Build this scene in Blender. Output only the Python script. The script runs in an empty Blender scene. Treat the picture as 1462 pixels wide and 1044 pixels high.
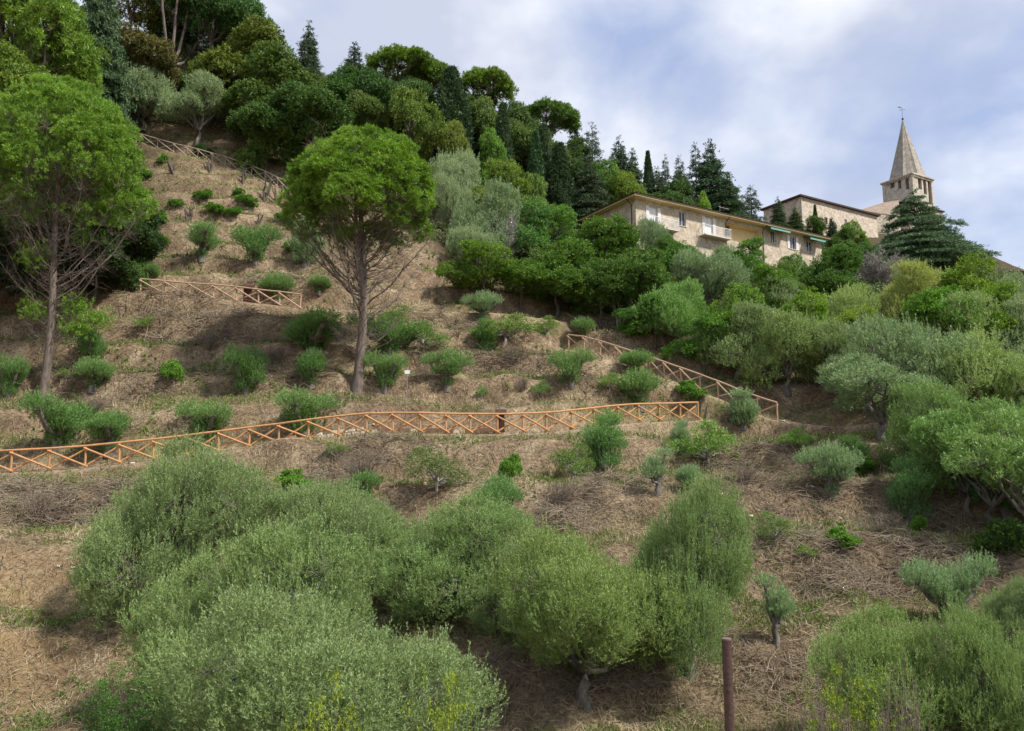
import bpy, math, random
import numpy as np
from mathutils import Vector

# ------------------------------------------------------------------ camera, sky, sun, exposure
C = bpy.context.scene.collection
SC = bpy.context.scene
FPX = 1200.0                      # focal length in pixels of the 1462 px wide photo
PITCH = math.atan(178.0 / FPX)
cam_data = bpy.data.cameras.new("camera")
cam_data.sensor_width = 36.0
cam_data.lens = FPX / 1462.0 * 36.0
cam_data.clip_start = 0.1
cam_data.clip_end = 5000.0
cam = bpy.data.objects.new("camera", cam_data)
C.objects.link(cam)
cam.location = (0, 0, 0)
cam.rotation_euler = (math.pi / 2 + PITCH, 0, 0)
SC.camera = cam

SUN_EL, SUN_AZ = math.radians(50), math.radians(116)   # azimuth clockwise from +Y (view direction)
world = bpy.data.worlds.new("World")
SC.world = world
world.use_nodes = True
wn, wl = world.node_tree.nodes, world.node_tree.links
wn.clear()
w_out = wn.new("ShaderNodeOutputWorld")
w_bg = wn.new("ShaderNodeBackground")
w_bg.inputs["Strength"].default_value = 0.1
sky = wn.new("ShaderNodeTexSky")
sky.sky_type = 'NISHITA'
sky.sun_disc = False
sky.sun_elevation = SUN_EL
sky.sun_rotation = SUN_AZ
tc = wn.new("ShaderNodeTexCoord")
mp = wn.new("ShaderNodeMapping")
mp.inputs["Scale"].default_value = (1.0, 1.0, 1.5)
mp.inputs["Location"].default_value = (0.35, 0.1, 0.2)
n1 = wn.new("ShaderNodeTexNoise")
n1.inputs["Scale"].default_value = 4.2
n1.inputs["Detail"].default_value = 6.0
n1.inputs["Roughness"].default_value = 0.52
n1.inputs["Distortion"].default_value = 0.25
r1 = wn.new("ShaderNodeValToRGB")
r1.color_ramp.elements[0].position = 0.30
r1.color_ramp.elements[0].color = (0.08, 0.08, 0.08, 1)
r1.color_ramp.elements[1].position = 0.60
r1.color_ramp.elements[1].color = (1, 1, 1, 1)
n2 = wn.new("ShaderNodeTexNoise")
n2.inputs["Scale"].default_value = 3.6
n2.inputs["Detail"].default_value = 5.0
r2 = wn.new("ShaderNodeValToRGB")
r2.color_ramp.elements[0].position = 0.40
r2.color_ramp.elements[0].color = (4.4, 4.8, 5.9, 1)
r2.color_ramp.elements[1].position = 0.62
r2.color_ramp.elements[1].color = (7.7, 7.9, 8.3, 1)
veil = wn.new("ShaderNodeMixRGB")
veil.inputs[0].default_value = 0.75
veil.inputs[2].default_value = (3.2, 4.0, 6.1, 1)
mix = wn.new("ShaderNodeMixRGB")
wl.new(tc.outputs["Generated"], mp.inputs["Vector"])
wl.new(mp.outputs[0], n1.inputs["Vector"])
wl.new(mp.outputs[0], n2.inputs["Vector"])
def sky_lobe(px, py, radius):            # soft region of the real sky around a world direction
    v = Vector(((px - 731) / FPX, math.cos(PITCH) - (522 - py) / FPX * math.sin(PITCH), math.sin(PITCH) + (522 - py) / FPX * math.cos(PITCH))).normalized()
    dn = wn.new("ShaderNodeVectorMath"); dn.operation = 'DISTANCE'; dn.inputs[1].default_value = v
    wl.new(tc.outputs["Generated"], dn.inputs[0])
    mr = wn.new("ShaderNodeMapRange"); mr.interpolation_type = 'SMOOTHSTEP'
    mr.inputs[1].default_value = 0; mr.inputs[2].default_value = radius; mr.inputs[3].default_value = 1; mr.inputs[4].default_value = 0
    wl.new(dn.outputs["Value"], mr.inputs[0]); return mr.outputs[0]
def acc(base_, items):
    cur = base_
    for sock, k in items:
        m_ = wn.new("ShaderNodeMath"); m_.operation = 'MULTIPLY_ADD'; m_.inputs[1].default_value = k
        wl.new(sock, m_.inputs[0]); wl.new(cur, m_.inputs[2]); cur = m_.outputs[0]
    return cur
cover = acc(n1.outputs["Fac"], [(sky_lobe(960, 110, .17), -.20), (sky_lobe(850, 45, .15), -.10), (sky_lobe(1290, 130, .2), -.05), (sky_lobe(1180, 250, .16), -.07), (sky_lobe(1420, 240, .2), -.09), (sky_lobe(735, 110, .2), .14), (sky_lobe(880, 160, .12), .12), (sky_lobe(1050, 200, .2), .08), (sky_lobe(500, 20, .3), .12)])
wl.new(cover, r1.inputs[0])
white = acc(n2.outputs["Fac"], [(sky_lobe(745, 110, .14), .12), (sky_lobe(890, 165, .14), .12), (sky_lobe(1080, 170, .18), .10), (sky_lobe(480, 40, .3), -.12), (sky_lobe(1300, 60, .25), .04)])
wl.new(white, r2.inputs[0])
wl.new(sky.outputs[0], veil.inputs[1])
wl.new(r1.outputs[0], mix.inputs[0])
wl.new(veil.outputs[0], mix.inputs[1])
wl.new(r2.outputs[0], mix.inputs[2])
wl.new(mix.outputs[0], w_bg.inputs["Color"])
wl.new(w_bg.outputs[0], w_out.inputs["Surface"])

sun_data = bpy.data.lights.new("sun", 'SUN')
sun_data.energy = 4.7
sun_data.angle = math.radians(4.0)
sun_data.color = (1.0, 0.95, 0.87)
sun = bpy.data.objects.new("sun", sun_data)
C.objects.link(sun)
sd = Vector((math.sin(SUN_AZ) * math.cos(SUN_EL), math.cos(SUN_AZ) * math.cos(SUN_EL), math.sin(SUN_EL)))
sun.rotation_euler = sd.to_track_quat('Z', 'Y').to_euler()

SC.view_settings.view_transform = 'Standard'
SC.view_settings.look = 'None'
SC.view_settings.exposure = 0.5
SC.view_settings.gamma = 1.0
SC.render.engine = 'CYCLES'
SC.cycles.max_bounces = 6
SC.cycles.transparent_max_bounces = 4

# ------------------------------------------------------------------ helpers
SP, CP = math.sin(PITCH), math.cos(PITCH)
rng = np.random.default_rng(11)
random.seed(5)

def pt(px, py, d):
    x, v = (px - 731.0) / FPX, (522.0 - py) / FPX
    return (d * x, d * (CP - v * SP), d * (SP + v * CP))

def unit(a):
    return a / np.maximum(np.linalg.norm(a, axis=-1, keepdims=True), 1e-9)

def rand_unit(*shape):
    return unit(rng.normal(size=shape + (3,)))

def mesh_np(name, V, F, mats, tone=None, smooth=False, fmat=None):
    """V (n,3), F (m,k) uniform polygons"""
    me = bpy.data.meshes.new(name)
    V = np.ascontiguousarray(V, dtype=np.float32)
    F = np.ascontiguousarray(F, dtype=np.int32)
    me.vertices.add(len(V))
    me.vertices.foreach_set("co", V.ravel())
    m, k = F.shape
    me.loops.add(m * k)
    me.loops.foreach_set("vertex_index", F.ravel())
    me.polygons.add(m)
    me.polygons.foreach_set("loop_start", np.arange(0, m * k, k, dtype=np.int32))
    me.polygons.foreach_set("loop_total", np.full(m, k, dtype=np.int32))
    if smooth:
        me.polygons.foreach_set("use_smooth", np.ones(m, dtype=bool))
    if fmat is not None:
        me.polygons.foreach_set("material_index", np.asarray(fmat, dtype=np.int32))
    if tone is not None:
        a = me.attributes.new("tone", 'FLOAT', 'FACE')
        a.data.foreach_set("value", np.asarray(tone, dtype=np.float32))
    for mt in (mats if isinstance(mats, (list, tuple)) else [mats]):
        me.materials.append(mt)
    me.update(calc_edges=True)
    return me

def link(name, data, parent=None, loc=None):
    o = bpy.data.objects.new(name, data)
    C.objects.link(o)
    if parent is not None:
        o.parent = parent
    if loc is not None:
        o.location = loc
    return o

def tag(o, label=None, cat=None, group=None, kind=None):
    if label: o["label"] = label
    if cat: o["category"] = cat
    if group: o["group"] = group
    if kind: o["kind"] = kind
    return o

# ---- value noise
_lat = rng.random((256, 256))
def vnoise(x, y, s):
    x = np.asarray(x) / s + 91.3; y = np.asarray(y) / s + 47.7
    xi = np.floor(x).astype(int); yi = np.floor(y).astype(int)
    fx = x - xi; fy = y - yi
    fx = fx * fx * (3 - 2 * fx); fy = fy * fy * (3 - 2 * fy)
    a = _lat[xi % 256, yi % 256]; b = _lat[(xi + 1) % 256, yi % 256]
    c = _lat[xi % 256, (yi + 1) % 256]; d = _lat[(xi + 1) % 256, (yi + 1) % 256]
    return (a * (1 - fx) + b * fx) * (1 - fy) + (c * (1 - fx) + d * fx) * fy
def fbm(x, y, s, n=4):
    t = 0; a = 1; w = 0
    for i in range(n):
        t = t + a * vnoise(x + 17 * i, y - 9 * i, s / 2 ** i); w += a; a *= .55
    return t / w

# ------------------------------------------------------------------ materials
def nodes_of(m):
    m.use_nodes = True
    nt = m.node_tree
    b = nt.nodes["Principled BSDF"]
    return nt, nt.nodes, nt.links, b

def leaf_mat(name, dark, light, rough=0.55, trans=0.25, back=None, spec=0.3):
    m = bpy.data.materials.new(name)
    nt, N, L, b = nodes_of(m)
    at = N.new("ShaderNodeAttribute"); at.attribute_name = "tone"
    oi = N.new("ShaderNodeObjectInfo")
    mx = N.new("ShaderNodeMixRGB")
    mx.inputs[1].default_value = (*dark, 1); mx.inputs[2].default_value = (*light, 1)
    L.new(at.outputs["Fac"], mx.inputs[0])
    col = mx.outputs[0]
    if back is not None:
        geo = N.new("ShaderNodeNewGeometry")
        mb = N.new("ShaderNodeMixRGB"); mb.inputs[2].default_value = (*back, 1)
        L.new(geo.outputs["Backfacing"], mb.inputs[0]); L.new(col, mb.inputs[1])
        col = mb.outputs[0]
    mul = N.new("ShaderNodeMixRGB"); mul.blend_type = 'MULTIPLY'; mul.inputs[0].default_value = 1
    L.new(col, mul.inputs[1]); L.new(oi.outputs["Color"], mul.inputs[2])
    L.new(mul.outputs[0], b.inputs["Base Color"])
    b.inputs["Roughness"].default_value = rough
    b.inputs["Specular IOR Level"].default_value = spec
    tr = N.new("ShaderNodeBsdfTranslucent")
    hs = N.new("ShaderNodeHueSaturation"); hs.inputs["Saturation"].default_value = 1.15; hs.inputs["Value"].default_value = 1.2
    L.new(mul.outputs[0], hs.inputs["Color"]); L.new(hs.outputs[0], tr.inputs["Color"])
    ms = N.new("ShaderNodeMixShader"); ms.inputs[0].default_value = trans
    L.new(b.outputs[0], ms.inputs[1]); L.new(tr.outputs[0], ms.inputs[2])
    L.new(ms.outputs[0], N["Material Output"].inputs["Surface"])
    return m

def bark_mat(name, a, c, scale=6, bump=0.4):
    m = bpy.data.materials.new(name)
    nt, N, L, b = nodes_of(m)
    t = N.new("ShaderNodeTexCoord"); mp_ = N.new("ShaderNodeMapping"); mp_.inputs["Scale"].default_value = (1, 1, .25)
    n = N.new("ShaderNodeTexNoise"); n.inputs["Scale"].default_value = scale; n.inputs["Detail"].default_value = 6; n.inputs["Roughness"].default_value = .7
    mx = N.new("ShaderNodeValToRGB")
    mx.color_ramp.elements[0].position = .35; mx.color_ramp.elements[0].color = (*a, 1)
    mx.color_ramp.elements[1].position = .65; mx.color_ramp.elements[1].color = (*c, 1)
    L.new(t.outputs["Object"], mp_.inputs[0]); L.new(mp_.outputs[0], n.inputs["Vector"]); L.new(n.outputs["Fac"], mx.inputs[0])
    L.new(mx.outputs[0], b.inputs["Base Color"]); b.inputs["Roughness"].default_value = .9
    bp = N.new("ShaderNodeBump"); bp.inputs["Strength"].default_value = bump; bp.inputs["Distance"].default_value = .05
    L.new(n.outputs["Fac"], bp.inputs["Height"]); L.new(bp.outputs[0], b.inputs["Normal"])
    return m

def plain(name, col, rough=.7, var=.15, scale=3.0, metal=0.0, bump=0.0, spec=.3):
    m = bpy.data.materials.new(name)
    nt, N, L, b = nodes_of(m)
    t = N.new("ShaderNodeTexCoord")
    n = N.new("ShaderNodeTexNoise"); n.inputs["Scale"].default_value = scale; n.inputs["Detail"].default_value = 6
    L.new(t.outputs["Object"], n.inputs["Vector"])
    mx = N.new("ShaderNodeMixRGB")
    mx.inputs[1].default_value = (*[c * (1 - var) for c in col], 1)
    mx.inputs[2].default_value = (*[min(1, c * (1 + var)) for c in col], 1)
    L.new(n.outputs["Fac"], mx.inputs[0]); L.new(mx.outputs[0], b.inputs["Base Color"])
    b.inputs["Roughness"].default_value = rough; b.inputs["Metallic"].default_value = metal
    b.inputs["Specular IOR Level"].default_value = spec
    if bump:
        bp = N.new("ShaderNodeBump"); bp.inputs["Strength"].default_value = bump; bp.inputs["Distance"].default_value = .03
        L.new(n.outputs["Fac"], bp.inputs["Height"]); L.new(bp.outputs[0], b.inputs["Normal"])
    return m

def masonry(name, cols, mortar, w, h, rough=.9):
    m = bpy.data.materials.new(name)
    nt, N, L, b = nodes_of(m)
    uv = N.new("ShaderNodeUVMap")
    br = N.new("ShaderNodeTexBrick")
    br.inputs["Color1"].default_value = (*cols[0], 1); br.inputs["Color2"].default_value = (*cols[1], 1)
    br.inputs["Mortar"].default_value = (*mortar, 1)
    br.inputs["Scale"].default_value = 1; br.inputs["Brick Width"].default_value = w; br.inputs["Row Height"].default_value = h
    br.inputs["Mortar Size"].default_value = h * .09; br.inputs["Mortar Smooth"].default_value = .3
    L.new(uv.outputs[0], br.inputs["Vector"])
    n = N.new("ShaderNodeTexNoise"); n.inputs["Scale"].default_value = .9; n.inputs["Detail"].default_value = 7; n.inputs["Roughness"].default_value = .65
    t = N.new("ShaderNodeTexCoord"); L.new(t.outputs["Object"], n.inputs["Vector"])
    mr = N.new("ShaderNodeMapRange"); mr.inputs[1].default_value = .3; mr.inputs[2].default_value = .7; mr.inputs[3].default_value = .65; mr.inputs[4].default_value = 1.25
    L.new(n.outputs["Fac"], mr.inputs[0])
    mu = N.new("ShaderNodeMixRGB"); mu.blend_type = 'MULTIPLY'; mu.inputs[0].default_value = 1
    L.new(br.outputs["Color"], mu.inputs[1]); L.new(mr.outputs[0], mu.inputs[2])
    nb = N.new("ShaderNodeTexNoise"); nb.inputs["Scale"].default_value = 2.6; nb.inputs["Detail"].default_value = 5; nb.inputs["Roughness"].default_value = .75
    L.new(t.outputs["Object"], nb.inputs["Vector"])
    mb = N.new("ShaderNodeMapRange"); mb.inputs[1].default_value = .36; mb.inputs[2].default_value = .64; mb.inputs[3].default_value = .70; mb.inputs[4].default_value = 1.22
    L.new(nb.outputs["Fac"], mb.inputs[0])
    mu2 = N.new("ShaderNodeMixRGB"); mu2.blend_type = 'MULTIPLY'; mu2.inputs[0].default_value = 1
    L.new(mu.outputs[0], mu2.inputs[1]); L.new(mb.outputs[0], mu2.inputs[2])
    L.new(mu2.outputs[0], b.inputs["Base Color"]); b.inputs["Roughness"].default_value = rough
    bp = N.new("ShaderNodeBump"); bp.inputs["Strength"].default_value = .6; bp.inputs["Distance"].default_value = .03
    L.new(br.outputs["Fac"], bp.inputs["Height"]); bp.invert = True; L.new(bp.outputs[0], b.inputs["Normal"])
    return m

M_OLIVE = leaf_mat("olive_leaf", (0.100, 0.152, 0.044), (0.260, 0.350, 0.120), .5, .28, back=(0.255, 0.335, 0.145))
M_PINE = leaf_mat("pine_needle", (0.080, 0.155, 0.018), (0.235, 0.40, 0.050), .5, .25)
M_BROAD = leaf_mat("broad_leaf", (0.052, 0.092, 0.024), (0.142, 0.205, 0.058), .5, .25)
M_DARK = leaf_mat("conifer_leaf", (0.034, 0.062, 0.030), (0.095, 0.140, 0.066), .6, .15)
M_TWIG = leaf_mat("twig", (0.13, 0.10, 0.072), (0.36, 0.295, 0.215), .85, .0, spec=.1)
M_STRAW = leaf_mat("straw", (0.150, 0.110, 0.066), (0.50, 0.415, 0.27), .8, .15, spec=.15)
M_GRASS = leaf_mat("grass_blade", (0.075, 0.115, 0.025), (0.22, 0.25, 0.075), .6, .25)
M_BARK_O = bark_mat("olive_bark", (0.06, 0.052, 0.043), (0.19, 0.17, 0.145), 5)
M_BARK_P = bark_mat("pine_bark", (0.062, 0.048, 0.039), (0.19, 0.15, 0.122), 5)
M_BARK_D = bark_mat("dark_bark", (0.045, 0.036, 0.028), (0.12, 0.10, 0.08), 5)
M_BARK_T = bark_mat("dry_twig_bark", (0.10, 0.078, 0.056), (0.26, 0.21, 0.155), 4)
M_BARK_G = bark_mat("grey_bark", (0.20, 0.185, 0.165), (0.40, 0.38, 0.345), 4)
M_FENCE_N = plain("chestnut_wood", (0.44, 0.232, 0.102), .75, .45, 4)
M_FENCE_O = plain("weathered_wood", (.40, .27, .18), .8, .4, 5)
M_FENCE_G = plain("grey_wood", (.34, .275, .22), .85, .35, 5)

# ------------------------------------------------------------------ terrain
CTRL = [ # px, py, depth
 (0,672,42),(69,668,43),(218,655,43.5),(397,630,45),(500,621,45),(600,622,45),(710,622,46),(816,614,48),(900,606,50),(997,600,52.5),
 (1110,601,53),(1260,632,44),(1460,655,41),(1210,608,50),
 (0,590,47.5),(53,578,49),(250,572,49),(510,560,51),(700,560,52),(850,560,53),(950,580,53.5),
 (0,500,53),(150,500,54),(350,500,55),(600,500,56.5),(760,500,58.5),(815,499,61),(870,508,59),(930,528,57.5),(1000,560,55.5),
 (0,425,59),(200,425,60),(300,431,60),(430,440,60),(600,447,61),(750,455,63.5),(800,462,66),(880,462,68),(1000,500,62),
 (1150,560,56),(1300,560,54),(1460,560,52),(1110,480,70),(1300,480,68),(1460,480,66),(1200,430,82),(1330,430,85),(1460,430,90),
 (0,340,66),(180,370,66),(300,350,70),(450,350,73),(600,380,72),(640,430,66),(700,400,73),(760,430,68),(830,400,78),(900,400,80),
 (0,260,77),(190,270,82),(330,270,84),(425,278,88),(300,232,90),(195,202,93),(0,190,92),(640,310,88),(740,340,90),(830,350,90),
 (0,60,112),(150,60,114),(300,90,112),(400,140,112),(500,180,112),(600,215,112),(700,250,112),(800,290,112),(900,300,118),
 (910,372,86),(1000,385,91),(1090,392,96),(1183,392,102),(1280,392,112),(1400,405,118),(1460,415,120),
 (1000,310,125),(1150,338,150),(1245,338,160),(1300,335,195),(1400,392,200),(1462,400,200),
 (0,780,33),(100,780,33.5),(0,900,27),(100,900,27),(0,1040,21.5),(150,1040,21.5),(300,1044,21),(250,905,27),(400,760,34),
 (500,860,28),(700,720,36),(700,850,28),(830,1010,22),(700,1044,21),(1000,790,31),(1000,950,24.5),(1100,920,26),(1185,712,37),(1000,690,39),
 (850,665,42),(600,670,41),(400,680,40),(1350,890,27),(1300,750,34.5),(1462,800,31),(1462,720,36),(1300,1044,20.5),(1100,1044,21),(1460,1040,20),
 (1330,690,38.5),
]
P3 = [pt(*c) for c in CTRL]
P3 += [(x, 8, -8.6) for x in (-40, -15, 0, 15, 40)] + [(x, -15, -8.5) for x in (-60, 0, 60)] + [(x, 15, -7.8) for x in (-14, 0, 14)]
P3 += [(-60, 60, 12), (-75, 100, 42), (-60, 20, -5), (-60, 140, 68), (-20, 140, 66), (0, 135, 62), (-20, 125, 62), (20, 140, 52), (45, 165, 50), (-100, 180, 66), (0, 200, 62), (60, 200, 52), (130, 240, 44),
       (120, 150, 26), (80, 90, 14), (70, 60, 4), (60, 30, -4), (0, 260, 55), (-120, 260, 60)]
P3 = np.array(P3)

def tps(r2):
    return np.where(r2 > 0, 0.5 * r2 * np.log(np.maximum(r2, 1e-12)), 0)
n_ = len(P3)
sc_ = 50.0
Q = P3[:, :2] / sc_
K_ = tps(((Q[:, None] - Q[None]) ** 2).sum(-1)) + 0.0015 * np.eye(n_)
A_ = np.zeros((n_ + 3, n_ + 3)); A_[:n_, :n_] = K_
A_[:n_, n_] = 1; A_[:n_, n_ + 1:] = Q; A_[n_, :n_] = 1; A_[n_ + 1:, :n_] = Q.T
W_ = np.linalg.solve(A_, np.concatenate([P3[:, 2], [0, 0, 0]]))
def base_h(x, y):
    x = np.clip(x, -130, 170) / sc_; y = np.clip(y, -20, 262) / sc_
    out = W_[n_] + W_[n_ + 1] * x + W_[n_ + 2] * y
    for i in range(n_):
        out = out + W_[i] * tps((x - Q[i, 0]) ** 2 + (y - Q[i, 1]) ** 2)
    return out

STEP = 0.30
fx = np.arange(-62, 112.01, STEP); fy = np.arange(9, 132.01, STEP)
gx = np.concatenate([[-3000, -1500, -700, -350, -200, -130, -100, -80, -70], fx, [116, 122, 130, 145, 170, 220, 350, 700, 1500, 3000]])
gy = np.concatenate([[-3000, -1500, -700, -300, -120, -50, -20, -8, -2, 3, 6], fy, [134, 138, 144, 152, 160, 168, 176, 184, 192, 200, 210, 225, 240, 262, 350, 700, 1500, 3000]])
GX, GY = np.meshgrid(gx, gy, indexing='ij')
GH = base_h(GX, GY)
# terraces that follow the contours of the cleared slope
P_T = 2.3
ph = GH / P_T + 0.35 * fbm(GX, GY, 30, 2)
s_ = ph - np.floor(ph)
g_ = np.clip((s_ - 0.62) / 0.38, 0, 1); g_ = g_ * g_ * (3 - 2 * g_)
clear = 1 / (1 + np.exp((GY - 92) / 5.0)) * 1 / (1 + np.exp(-(GY - 18) / 3.0))
clear *= 0.35 + 0.65 * (fbm(GX + 50, GY, 18, 2) > .38)
GH = GH + clear * 0.70 * P_T * (g_ - s_ + 0.28)
GH = GH + (fbm(GX, GY, 7, 4) - .5) * 1.1 + (fbm(GX + 9, GY, 1.9, 2) - .5) * .62 + (vnoise(GX + 3, GY + 8, .75) - .5) * .20

def lookup(G, x, y):
    x = np.asarray(x, float); y = np.asarray(y, float)
    i = np.clip(np.searchsorted(gx, x) - 1, 0, len(gx) - 2); j = np.clip(np.searchsorted(gy, y) - 1, 0, len(gy) - 2)
    u = np.clip((x - gx[i]) / (gx[i + 1] - gx[i]), 0, 1); v = np.clip((y - gy[j]) / (gy[j + 1] - gy[j]), 0, 1)
    return (G[i, j] * (1 - u) + G[i + 1, j] * u) * (1 - v) + (G[i, j + 1] * (1 - u) + G[i + 1, j + 1] * u) * v

# benches cut for the paths and their fences
FENCE_NEAR = [(15,676),(69,673),(121,669),(170,664),(218,659),(265,653),(312,647),(355,641),(397,636),(440,630),(483,625),(523,621),(561,620),(600,620),
              (637,621),(671,621),(710,621),(747,620),(780,618),(816,614),(849,610),(882,606),(912,604),(942,603),(971,602),(997,601)]
DEP_NEAR = lambda px: float(np.interp(px, [0, 218, 400, 600, 760, 1000], [42, 43.5, 44.8, 45.3, 46.8, 52.2]))
FENCE_MID = [(200,421),(236,424),(270,427),(304,429),(337,432),(369,436),(399,439),(428,443)]
DEP_MID = lambda px: float(np.interp(px, [200, 430], [60, 60.5]))
FENCE_RIGHT = [(812,499),(834,501),(857,507),(880,515),(903,523),(926,531),(949,539),(973,547),(1000,557),(1026,567),(1055,579),(1083,590),(1110,600)]
DEP_RIGHT = lambda px: float(np.interp(px, [812, 834, 880, 1000, 1110], [62, 61, 59, 55.5, 52.8]))
FENCE_TOP = [(180,200),(202,206),(225,213),(248,219),(265,223),(282,227),(302,233),(321,238),(340,244),(359,251),(378,259),(396,268),(414,276),(432,282)]
DEP_TOP = lambda px: float(np.interp(px, [180, 430], [93, 88]))
benches = []
for lst, dep in ((FENCE_NEAR, DEP_NEAR), (FENCE_MID, DEP_MID), (FENCE_RIGHT, DEP_RIGHT), (FENCE_TOP, DEP_TOP),
                 ([(428,443),(520,445),(600,446),(700,449),(780,458)], lambda p: float(np.interp(p, [428, 600, 780], [60.5, 61.5, 65]))),
                 ([(1110,600),(1160,606),(1210,612),(1290,600)], lambda p: float(np.interp(p, [1110, 1290], [52.8, 49]))),
                 ([(-60,680),(15,676)], lambda p: 42.0)):
    a = np.array([pt(p, q, dep(p)) for p, q in lst])
    t = np.linspace(0, len(a) - 1, len(a) * 8)
    benches.append(np.stack([np.interp(t, np.arange(len(a)), a[:, k]) for k in range(3)], 1))
BP = np.concatenate(benches)
best = np.full(GX.shape, 1e9); bz = np.zeros(GX.shape)
sub = (GX > -45) & (GX < 60) & (GY > 30) & (GY < 100)
sx_, sy_ = GX[sub], GY[sub]
bb = np.full(sx_.shape, 1e9); zz = np.zeros(sx_.shape)
for p in BP:
    # the path lies on the uphill side of its fence
    d2 = (sx_ - p[0]) ** 2 + (sy_ - p[1] - 0.5) ** 2
    k = d2 < bb
    bb[k] = d2[k]; zz[k] = p[2]
best[sub] = bb; bz[sub] = zz
wgt = np.clip(1.9 - np.sqrt(best) / 1.1, 0, 1)
wgt = wgt * wgt * (3 - 2 * wgt)
GH = GH * (1 - wgt) + bz * wgt
PATHW = wgt
def H(x, y):
    return lookup(GH, x, y)

def place(px, py, dmin=9.0, dmax=260.0):
    d = np.arange(dmin, dmax, 0.12)
    x, v = (px - 731.0) / FPX, (522.0 - py) / FPX
    X = d * x; Y = d * (CP - v * SP); Z = d * (SP + v * CP)
    hit = np.nonzero(H(X, Y) > Z)[0]
    if len(hit) == 0:
        return None
    i = hit[0]
    return (float(X[i]), float(Y[i]), float(H(X[i], Y[i])), float(d[i]))

def at(px, d):
    """ground point at camera depth d whose picture column is px"""
    x = (px - 731.0) / FPX * d
    y = d
    for _ in range(4):
        z = float(H(x, y)); y = (d - z * SP) / CP
    return (x, y, float(H(x, y)), d)

nx, ny = GX.shape
idx = np.arange(nx * ny).reshape(nx, ny)
F = np.stack([idx[:-1, :-1], idx[1:, :-1], idx[1:, 1:], idx[:-1, 1:]], -1).reshape(-1, 4)
V = np.stack([GX, GY, GH], -1).reshape(-1, 3)
gmat = bpy.data.materials.new("hillside_soil")
nt, N, L, b = nodes_of(gmat)
geo = N.new("ShaderNodeNewGeometry")
def noise(scale, detail=6, rough=.6, stretch=None):
    n = N.new("ShaderNodeTexNoise"); n.inputs["Scale"].default_value = scale; n.inputs["Detail"].default_value = detail; n.inputs["Roughness"].default_value = rough
    L.new(geo.outputs["Position"], n.inputs["Vector"]); return n
def ramp(src, stops):
    r = N.new("ShaderNodeValToRGB"); e = r.color_ramp.elements
    e[0].position, e[0].color = stops[0][0], (*stops[0][1], 1); e[1].position, e[1].color = stops[-1][0], (*stops[-1][1], 1)
    for p, c in stops[1:-1]:
        k = e.new(p); k.color = (*c, 1)
    L.new(src, r.inputs[0]); return r
def mixc(fac, a, c, t='MIX'):
    m = N.new("ShaderNodeMixRGB"); m.blend_type = t
    if isinstance(fac, float): m.inputs[0].default_value = fac
    else: L.new(fac, m.inputs[0])
    L.new(a, m.inputs[1]); L.new(c, m.inputs[2]); return m.outputs[0]
base = ramp(noise(.55, 8, .7).outputs["Fac"], [(.3, (.095, .066, .042)), (.5, (.215, .160, .105)), (.68, (.37, .30, .205))])
fine = ramp(noise(7, 8, .75).outputs["Fac"], [(.38, (.42, .40, .38)), (.62, (1.35, 1.32, 1.28))])
c1 = mixc(1.0, base.outputs[0], fine.outputs[0], 'MULTIPLY')
ga = N.new("ShaderNodeAttribute"); ga.attribute_name = "green"
gn = N.new("ShaderNodeMath"); gn.operation = 'MULTIPLY'
gr = ramp(noise(1.3, 6, .7).outputs["Fac"], [(.42, (0, 0, 0)), (.6, (1, 1, 1))])
L.new(ga.outputs["Fac"], gn.inputs[0]); L.new(gr.outputs[0], gn.inputs[1])
gcol = ramp(noise(3, 6, .7).outputs["Fac"], [(.35, (.07, .09, .025)), (.65, (.19, .19, .07))])
c2 = mixc(gn.outputs[0], c1, gcol.outputs[0])
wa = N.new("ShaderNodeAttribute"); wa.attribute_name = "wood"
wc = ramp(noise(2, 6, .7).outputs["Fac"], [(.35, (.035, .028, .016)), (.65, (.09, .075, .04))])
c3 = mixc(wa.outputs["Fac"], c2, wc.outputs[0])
pa = N.new("ShaderNodeAttribute"); pa.attribute_name = "path"
pc = ramp(noise(4, 6, .7).outputs["Fac"], [(.35, (.25, .175, .115)), (.65, (.40, .31, .22))])
c4 = mixc(pa.outputs["Fac"], c3, pc.outputs[0])
ya = N.new("ShaderNodeAttribute"); ya.attribute_name = "straw"
yc = ramp(noise(3, 6, .7).outputs["Fac"], [(.3, (.19, .115, .045)), (.7, (.43, .30, .14))])
c5 = mixc(ya.outputs["Fac"], c4, yc.outputs[0])
L.new(c5, b.inputs["Base Color"]); b.inputs["Roughness"].default_value = .95; b.inputs["Specular IOR Level"].default_value = .1
bp = N.new("ShaderNodeBump"); bp.inputs["Strength"].default_value = .9; bp.inputs["Distance"].default_value = .12
L.new(noise(5, 8, .8).outputs["Fac"], bp.inputs["Height"]); L.new(bp.outputs[0], b.inputs["Normal"])
me = mesh_np("hillside", V, F, gmat, smooth=True)
def project(x, y, z):
    f_ = y * CP + z * SP; u_ = -y * SP + z * CP
    f_ = np.where(f_ < .5, .5, f_)
    return 731 + FPX * x / f_, 522 - FPX * u_ / f_, f_
PX, PY, PD = project(GX, GY, GH)
green = np.clip(1.3 - np.abs(s_ - .35) * 2.8, 0, 1) * (fbm(GX, GY, 6, 3) * 2.4 - .40)
green = np.where(GY > 78, green * .6 + .1, green)
green = np.clip(np.where((GX > 8) & (GY < 45) & (GY > 30), green * 1.6, green), 0, 1)
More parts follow.
